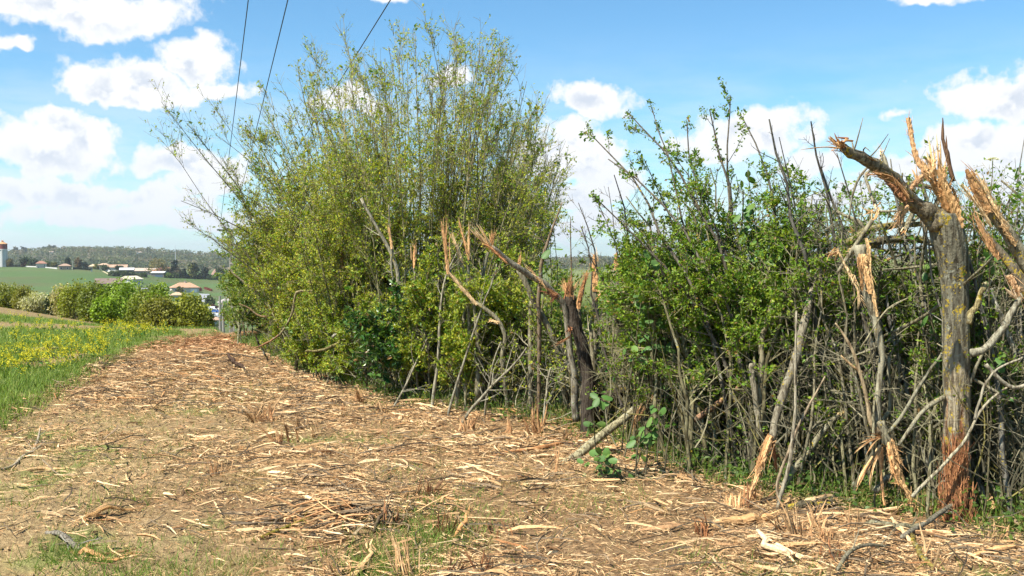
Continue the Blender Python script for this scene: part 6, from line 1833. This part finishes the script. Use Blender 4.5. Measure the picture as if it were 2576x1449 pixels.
lying('pale_stick', 'long pale stick lying below the shredded stem', 'stick', [(2165, 1305), (2210, 1298, .02), (2260, 1290, .02), (2310, 1278, .02)], [.010, .014, .014, .008], (.66, .48, .28))
lying('bark_curl', 'wide curl of torn fibrous bark at the right edge', 'bark', [(2490, 1310, .02), (2485, 1270, .14), (2510, 1235, .22), (2545, 1215, .26), (2590, 1200, .26)], [.02, .024, .022, .02, .014], (.50, .33, .18), M_WOOD, .5, [([(2500, 1310), (2515, 1290), (2540, 1280)], .014, ORG)])
lying('split_branch', 'orange split branch near the right bottom corner', 'branch', [(2440, 1415), (2490, 1410, .02), (2540, 1404, .03), (2590, 1396, .02)], [.012, .02, .02, .012], (.54, .33, .16), M_WOOD, .6)
lying('pale_stick', 'long pale stick crossing the right bottom corner', 'stick', [(2235, 1340), (2300, 1345, .02), (2380, 1352, .02), (2440, 1350)], [.010, .014, .014, .008], (.64, .46, .26))
lying('pale_stick', 'pale straight stick slanting in front of the shattered stubs', 'stick', [(2240, 1325, .03), (2270, 1360, .03), (2300, 1385, .02), (2325, 1420)], [.009, .012, .012, .006], (.68, .50, .30))
lying('pale_stick', 'pale pair of splinters crossing the middle of the track', 'stick', [(470, 1107), (500, 1110, .02), (540, 1112, .02), (585, 1108)], [.012, .02, .02, .01], PALE, M_WOOD, .7, [([(480, 1116), (530, 1118), (570, 1114)], .014, TAN)])
lying('pale_stick', 'flattened pale splinter by the middle of the track', 'stick', [(645, 1103), (690, 1100, .02), (735, 1105, .02)], [.010, .016, .010], PALE)
lying('bare_branch', 'thin dark branch lying across the far end of the mulch', 'branch', [(480, 885, .02), (540, 896, .03), (600, 900, .03), (660, 905)], [.010, .014, .014, .008], (.12, .09, .06), M_BARK)
lying('bare_branch', 'dark twig crossing the pile in the middle foreground', 'branch', [(940, 1345, .02), (955, 1325, .05), (975, 1305, .08)], [.010, .012, .008], (.14, .10, .06), M_BARK)

# ---- the largest loose splinters, one object each
LANDMARKS = [(895, 1285, 'bright peeled log'), (40, 1165, 'long curved branch at the left edge'), (595, 919, 'dark branch by the coppice'), (275, 1302, 'tan split branch'), (260, 1408, 'bundle of bark fibres'), (95, 1192, 'crooked pale stick on the clods'),
             (1850, 1329, 'split half log'), (1970, 1403, 'forked pale chunk'), (710, 1343, 'yellow-mossed twig'), (1340, 1143, 'long orange split branch'), (780, 1258, 'pale stick slanting over the twig heap'), (1160, 1345, 'pointed orange chunk'), (905, 1432, 'ragged pale chunk'),
             (2250, 1350, 'crooked lichen branch'), (2304, 1400, 'yellow-lichened branch'), (2404, 1310, 'big lichen trunk'), (2150, 1405, 'grey curved branch'), (2050, 1290, 'dark mossy log'), (2510, 1405, 'orange branch in the right corner'), (530, 1111, 'pale pair of splinters'), (690, 1102, 'flattened pale splinter'),
             (570, 897, 'thin dark branch across the far mulch'), (655, 1055, 'brush-like stubs in the track'), (750, 1105, 'brown stubs in the track'), (1070, 1250, 'two dark reddish stubs'), (1250, 1345, 'lone reddish stub'), (1480, 1085, 'dark snapped stem'), (1408, 1175, 'end of the fallen pole'), (1590, 1210, 'low large-leaved shrub'),
             (1000, 1000, 'evergreen shrub under the coppice'), (1110, 1050, 'pale crossing stick'), (820, 940, 'foot of the coppice'), (400, 1000, 'green field edge halfway down'), (200, 1050, 'bare rut along the field'), (480, 1230, 'dry grass patch'), (1020, 1400, 'green tuft at the bottom'), (560, 1350, 'bare soil in the left foreground'), (1550, 1330, 'open mulch before the hawthorn'), (1700, 1420, 'bottom edge right of centre'), (1350, 1430, 'bottom edge at centre'), (900, 1150, 'open mulch at centre'), (1200, 1200, 'bare patch at centre'), (350, 1130, 'thin mulch on the left')]
LAND = [(*near_ground(u, v), nm) for u, v, nm in LANDMARKS]


def rel_to(x, y):
    q = min(LAND, key=lambda e: math.hypot(x - e[0], y - e[1]))
    ex, ey = x - q[0], y - q[1]
    rel = ('right of' if ex > 0 else 'left of') if abs(ex) > abs(ey) else ('beyond' if ey > 0 else 'in front of')
    return f'{rel} the {q[2]}'


x, y = scatter(300, 4.9, 15.0, keep=mulch_density)
z = ground_z(x, y)
for i in range(len(x)):
    me, ln = SHAPES[rng.integers(len(SHAPES))]
    o = bpy.data.objects.new('wood_splinter', me)
    L = (.10 + .28 * rng.random() ** 2) * (1 + .3 * (y[i] > 9))
    o.scale = (L, L * rng.uniform(.4, .9), L * rng.uniform(.4, .9))
    o.rotation_euler = (rng.normal() * .3, rng.normal() * .10, rng.normal() * .5 + rng.choice([0, 1.5, 3.1, 2.5], p=[.4, .1, .35, .15]))
    o.location = (x[i], y[i], z[i] + .03 + L * .02)
    COL.objects.link(o)
    size = 'long' if L > .32 else 'short'
    kind = {'pale': 'cream splinter', 'orange': 'orange splinter', 'brown': 'reddish-brown splinter', 'bark': 'grey barked stick'}[ln]
    az_ = o.rotation_euler[2] % math.pi
    lie = 'lying crosswise' if az_ < .5 or az_ > 2.64 else ('lying lengthwise' if 1.07 < az_ < 2.07 else 'lying askew')
    tag(o, f'{size} {kind} {lie} {rel_to(x[i], y[i])}', 'wood splinter', 'wood splinters strewn over the track')

# heap of twigs and bark under the peeled log
g = Geo()
n = 230
c = near_ground(865, 1300)
x, y = c[0] + rng.normal(size=n) * .26, c[1] + rng.normal(size=n) * .13
L = rng.uniform(.12, .5, n)
hh = .10 * np.exp(-((x - c[0]) / .28) ** 2 - ((y - c[1]) / .16) ** 2)
g.tubes(lay(x, y, L, hh * rng.random(n) + .01, 5, .12, .15), .005 * rng.uniform(.5, 1.5, (n, 1)) * np.array([[.8, 1, 1, .8, .4]]), 4, np.array([(.22, .17, .11), (.42, .24, .12), (.16, .12, .08), (.55, .38, .2)])[rng.integers(4, size=n)] * rng.uniform(.7, 1.3, (n, 1)))
g.build('twig_heap', M_WOOD, loc=(c[0], c[1], 0), kind='stuff', label='low heap of dark twigs and torn bark under the peeled log', category='twigs')

# ---- shattered stubs standing in the mulch: bundles of upright splinters
ST = [(640, 1062, 30, 1), (655, 1055, 42, 1), (675, 1065, 34, 0), (742, 1112, 40, 0), (760, 1080, 30, 1), (700, 1120, 34, 0), (800, 1098, 30, 1), (862, 1030, 26, 0), (905, 1010, 30, 0), (965, 1035, 34, 1), (532, 905, 14, 0), (560, 890, 14, 1), (600, 912, 14, 0),
      (540, 1198, 40, 0), (562, 1195, 34, 1), (975, 1325, 60, 2), (1062, 1250, 40, 2), (1082, 1250, 44, 2), (1028, 1245, 30, 1), (1118, 1340, 60, 2), (1150, 1320, 30, 1), (1250, 1345, 42, 2), (1300, 1330, 38, 2), (1352, 1100, 60, 0), (1380, 1200, 70, 0), (1215, 1440, 60, 2), (1030, 1448, 80, 1), (1120, 1440, 50, 2), (850, 1446, 60, 1),
      (1975, 1350, 62, 1), (2000, 1360, 80, 1), (2035, 1355, 70, 0), (2060, 1345, 60, 1), (2075, 1370, 40, 0), (2130, 1345, 46, 0), (2150, 1335, 52, 1), (2105, 1420, 46, 2), (2090, 1410, 40, 2), (2330, 1448, 90, 1), (2345, 1420, 70, 1), (1930, 1440, 40, 2), (1780, 1350, 40, 2), (1765, 1345, 50, 2), (1180, 1085, 40, 0), (1420, 1120, 36, 1), (1280, 1100, 34, 0), (1900, 1260, 50, 0), (2490, 1350, 50, 1)]
PALS = [[(.42, .24, .12), (.50, .31, .16)], [(.52, .36, .20), (.42, .27, .14)], [(.26, .12, .055), (.34, .16, .075), (.16, .09, .05)]]
PLACES = {0: 'brown shredded stub', 1: 'straw-coloured brush-like stub', 2: 'dark reddish shattered stub'}
for i, (u, v, hp, pk) in enumerate(ST):
    c = near_ground(u, v)
    b0 = np.array([c[0], c[1], float(ground_z(c[0], c[1])) - .02])
    k = c[1] / FPX
    tall = 'tall' if hp > 45 else 'short'
    root = thing('shattered_stub', f'{tall} {PLACES[pk]} {rel_to(*c)}', 'stub', b0, 'shattered stubs standing in the mulch')
    n = int(rng.integers(4, 17))
    P0 = b0 + rng.normal(size=(n, 3)) * [1, 1, 0] * rng.uniform(.012, .045)
    ht = 1.3 * hp * k * rng.uniform(.35, 1.05, n)
    lean = rng.normal(size=(n, 2)) * rng.uniform(.12, .5) + rng.normal(size=2) * .25
    P1 = P0 + np.stack([lean[:, 0] * ht, lean[:, 1] * ht, ht], 1)
    for j in range(n):
        sliver(root, bez(P0[j], (P0[j] + P1[j]) / 2 + rng.normal(size=3) * .01, P1[j], 5)[0], rng.uniform(.0035, .010) * (1 + .35 * (c[1] > 8)), PALS[pk], .5)

# ------------------------------------------------------------------ grass, crop and flowers
def grass(name, label, x, y, h0, h1, w, cols, lean=.35, cat='grass'):
    N = len(x)
    B = np.stack([x, y, ground_z(x, y) - .005], 1)
    H = rng.uniform(h0, h1, N)
    ln = rng.normal(size=(N, 3)) * [lean, lean, 0] * H[:, None]
    c = np.asarray(cols)[rng.integers(len(cols), size=N)] * rng.uniform(.7, 1.3, (N, 1))
    return Geo().blades(B, H, ln, w * rng.uniform(.6, 1.4, N), c).build(name, M_GRASS, kind='stuff', label=label, category=cat)


GC = [(.125, .22, .035), (.16, .25, .045), (.10, .18, .03), (.24, .25, .08)]
# tufts among the mulch
xs, ys = [], []
for u, v, n, s in [(1075, 1290, 450, 0.20), (1050, 1320, 450, 0.20), (1010, 1390, 800, 0.19), (980, 1420, 750, 0.16), (1090, 1370, 450, 0.19), (1130, 1350, 250, 0.15), (960, 1440, 400, 0.12), (230, 1400, 250, 0.12), (260, 1420, 300, 0.15), (300, 1440, 300, 0.15), (160, 1415, 175, 0.10), (380, 1440, 125, 0.12), (480, 1430, 125, 0.15),
                   (60, 1290, 100, 0.18), (110, 1240, 80, 0.15), (290, 1255, 80, 0.15), (240, 1290, 70, 0.12), (380, 1260, 100, 0.15), (420, 1150, 110, 0.25), (380, 1180, 100, 0.25), (1020, 1190, 150, 0.22), (1250, 1310, 110, 0.18), (1430, 1290, 125, 0.19), (1760, 1420, 125, 0.15), (2000, 1440, 100, 0.12), (1190, 1250, 100, 0.19), (650, 1400, 125, 0.18), (590, 1420, 125, 0.15), (560, 1360, 90, 0.15),
                   (420, 1075, 125, 0.38), (330, 1120, 125, 0.38), (170, 1110, 150, 0.28), (120, 1160, 125, 0.25), (220, 1060, 125, 0.31), (380, 1000, 125, 0.50), (480, 960, 150, 0.62), (1560, 1270, 125, 0.19), (1740, 1190, 150, 0.19)]:
    c = near_ground(u, v)
    xs.append(c[0] + rng.normal(size=n) * s)
    ys.append(c[1] + rng.normal(size=n) * s * 1.1)
x2, y2 = scatter(11000, 4.6, 13, keep=lambda x, y: np.clip(sstep(fbm(x * .9, y * .9, 4) * .6 + fbm(x * 3.3 + 40, y * 3.3, 3) * .4, .50, .62), .04, 1))
grass('track_grass', 'green grass tufts growing through the mulch', np.concatenate(xs + [x2]), np.concatenate(ys + [y2]), .025, .10, .005, GC, .6)
# dry straw-coloured grass
xs, ys = [], []
for u, v, n, s in [(650, 1215, 900, .13), (640, 1190, 500, .1), (620, 1430, 600, .18), (520, 1440, 400, .15), (1500, 1240, 500, .2)]:
    c = near_ground(u, v)
    xs.append(c[0] + rng.normal(size=n) * s)
    ys.append(c[1] + rng.normal(size=n) * s)
x2, y2 = scatter(16000, 4.6, 14, keep=lambda x, y: np.clip(1 - .7 * mulch_density(x, y), .1, 1))
grass('dry_grass', 'dry straw-coloured grass lying flat on the track', np.concatenate(xs + [x2]), np.concatenate(ys + [y2]), .015, .06, .005, [(.42, .33, .17), (.36, .30, .16), (.5, .40, .22)], 1.6)
# crop field at the left
n = 110000
y = 8.0 + 28 * rng.random(n) ** 1.25
a, b = -.57 * y - 1.5, x_edge(y) + rng.normal(size=n) * .08 - .05
x = a + (b - a) * rng.random(n)
ok = (b > a) & (rng.random(n) < 1.25 - 1.6 * sstep(fbm(x * .9, y * .9, 4) + .25 * sstep(y, 21, 24) * (1 - sstep(y, 24, 26)) + .55 * sstep(y, 29, 30.5), .54, .70))
x, y = x[ok], y[ok]
grass('crop', 'green young crop covering the field on the left', x, y, .03, .11, .013, [(.18, .27, .055), (.21, .30, .065), (.15, .24, .055), (.26, .30, .085)], .35, 'crop')
# grass at the foot of the hedge and the meadow behind it
yf = rng.uniform(5.2, 20, 16000)
xf = x_foot(yf) + np.abs(rng.normal(size=16000)) * .55 - .22
grass('hedge_foot_grass', 'grass and weeds along the foot of the hedge', xf, yf, .04, .22, .007, GC, .5)
yf = rng.uniform(6, 34, 26000)
xf = x_foot(np.minimum(yf, 20)) + 1.0 + rng.random(26000) * (2 + yf * .35)
grass('meadow_grass', 'tall pale meadow grass behind the hedge', xf, yf, .08, .35, .016, [(.13, .20, .05), (.16, .21, .07), (.10, .17, .04)], .4)
# low leafy undergrowth at the hedge foot
g = Geo()
N = 9000
yf = 5.6 + 13 * rng.random(N) ** 1.3
xf = x_foot(yf) + rng.normal(size=N) * .30 + .12
cl = fbm(xf * 2.2, yf * 2.2, 3)
ok = cl > .46
xf, yf = xf[ok], yf[ok]
N = len(xf)
P0 = np.stack([xf, yf, ground_z(xf, yf) + np.abs(rng.normal(size=N)) * .10], 1)
L = rng.uniform(.02, .055, N)
g.leaves(P0, rvec(N) * [1, 1, .4], unit(rvec(N) * .6 + [-.2, -.3, 1]), L, L * .6, np.array([(.075, .14, .022), (.05, .10, .02), (.10, .16, .03)])[rng.integers(3, size=N)] * rng.uniform(.7, 1.3, (N, 1)))
g.build('undergrowth', M_LEAF, kind='stuff', label='low leafy weeds and ivy at the foot of the hedge', category='weeds')
# dead twigs and thin stems tangled low in the hedge
g = Geo()
N = 2200
yf = 5.5 + 11 * rng.random(N) ** 1.15
xf = x_foot(yf) + rng.normal(size=N) * .28 + .32
z0 = ground_z(xf, yf) + np.abs(rng.normal(size=N)) * .28
L = rng.uniform(.2, .75, N)
d = unit(np.stack([rng.normal(size=N) * .7, rng.normal(size=N) * .4, np.abs(rng.normal(size=N)) * .6 + .3], 1))
A = np.stack([xf, yf, z0], 1)
B = A + d * L[:, None]
P = bez(A, (A + B) / 2 + rng.normal(size=(N, 3)) * .14 * L[:, None], B, 6, .10)
P[..., 2] = np.maximum(P[..., 2], ground_z(P[..., 0], P[..., 1]) + .01)
g.tubes(P, .0042 * rng.uniform(.4, 1.7, (N, 1)) * np.linspace(1, .4, 6)[None], 3, np.array([(.145, .13, .08), (.10, .09, .058), (.20, .185, .125), (.16, .14, .045)])[rng.integers(4, size=N)] * rng.uniform(.7, 1.3, (N, 1)))
g.build('dead_twigs', M_TWIG, kind='stuff', label='tangle of dead twigs low in the hedge', category='twigs')

# mustard in flower
g, gl = Geo(), Geo()
xs, ys = [], []
for u, v, n, s in [(30, 925, 36, .7), (100, 915, 36, .7), (150, 910, 24, .6), (0, 950, 27, .6), (90, 940, 24, .6), (240, 872, 27, .8), (310, 868, 27, .8), (200, 872, 12, .8), (340, 855, 12, .6), (190, 845, 20, 1.0), (150, 828, 15, 1.0), (270, 842, 8, 1.0), (130, 815, 12, 1.2), (120, 846, 9, 1.0), (60, 800, 8, 2.0), (375, 845, 4, .5), (130, 1010, 3, .5), (60, 1020, 3, .5)]:
    c = near_ground(u, v)
    xs.append(c[0] + rng.normal(size=n) * s)
    ys.append(c[1] + rng.normal(size=n) * s * 1.2)
x, y = np.concatenate(xs), np.concatenate(ys)
ok = (x < x_edge(y) - .2)
x, y = x[ok], y[ok]
N = len(x)
B = np.stack([x, y, ground_z(x, y)], 1)
H = rng.uniform(.07, .21, N)
T = B + np.stack([rng.normal(size=N) * .06, rng.normal(size=N) * .06, H], 1)
P = bez(B, (B + T) / 2 + rng.normal(size=(N, 3)) * .02, T, 4)
R = np.tile(np.array([.006, .005, .004, .003]), (N, 1))
gl.tubes(P, R, 3, (.14, .22, .06))
Q, RQ = grow(P, R, 3, .35, .9, .06, .16, .7, .15, 4, .1, .7)
gl.tubes(Q, RQ, 3, (.15, .23, .06))
leaf_on(P, 4, .08, (.14, .23, .05), gl, .05, .04, .35)
gl.build('mustard_leaves', M_GRASS, kind='stuff', label='green stems and leaves of the flowering mustard', category='mustard')
tips = np.concatenate([P[:, -1], Q[:, -1]])
k = 7
c = np.repeat(tips, k, 0) + rng.normal(size=(len(tips) * k, 3)) * [.022, .022, .03]
g.leaves(c, rvec(len(c)), unit(rvec(len(c)) + [0, 0, .8]), .021, .019, np.array([.62, .56, .04]) * rng.uniform(.8, 1.15, (len(c), 1)))
g.build('mustard_flowers', M_PETAL, kind='stuff', label='yellow flower heads of mustard in the crop', category='mustard')
# ------------------------------------------------------------------ a little air between us and the far hill
hz = Geo().box((0, 3400, 25), (11500, 7300, 130), 0, (1, 1, 1))
mh = bpy.data.materials.new('haze')
mh.use_nodes = True
t = NT(mh.node_tree)
t.n.clear()
pv = t.new('ShaderNodeVolumePrincipled')
pv.inputs['Color'].default_value = (.86, .93, 1.0, 1)
pv.inputs['Density'].default_value = .00012
pv.inputs['Anisotropy'].default_value = .3
out = t.new('ShaderNodeOutputMaterial')
t.l.new(pv.outputs[0], out.inputs['Volume'])
hz.build('haze', mh, kind='stuff', label='thin blue spring haze over the valley', category='haze')
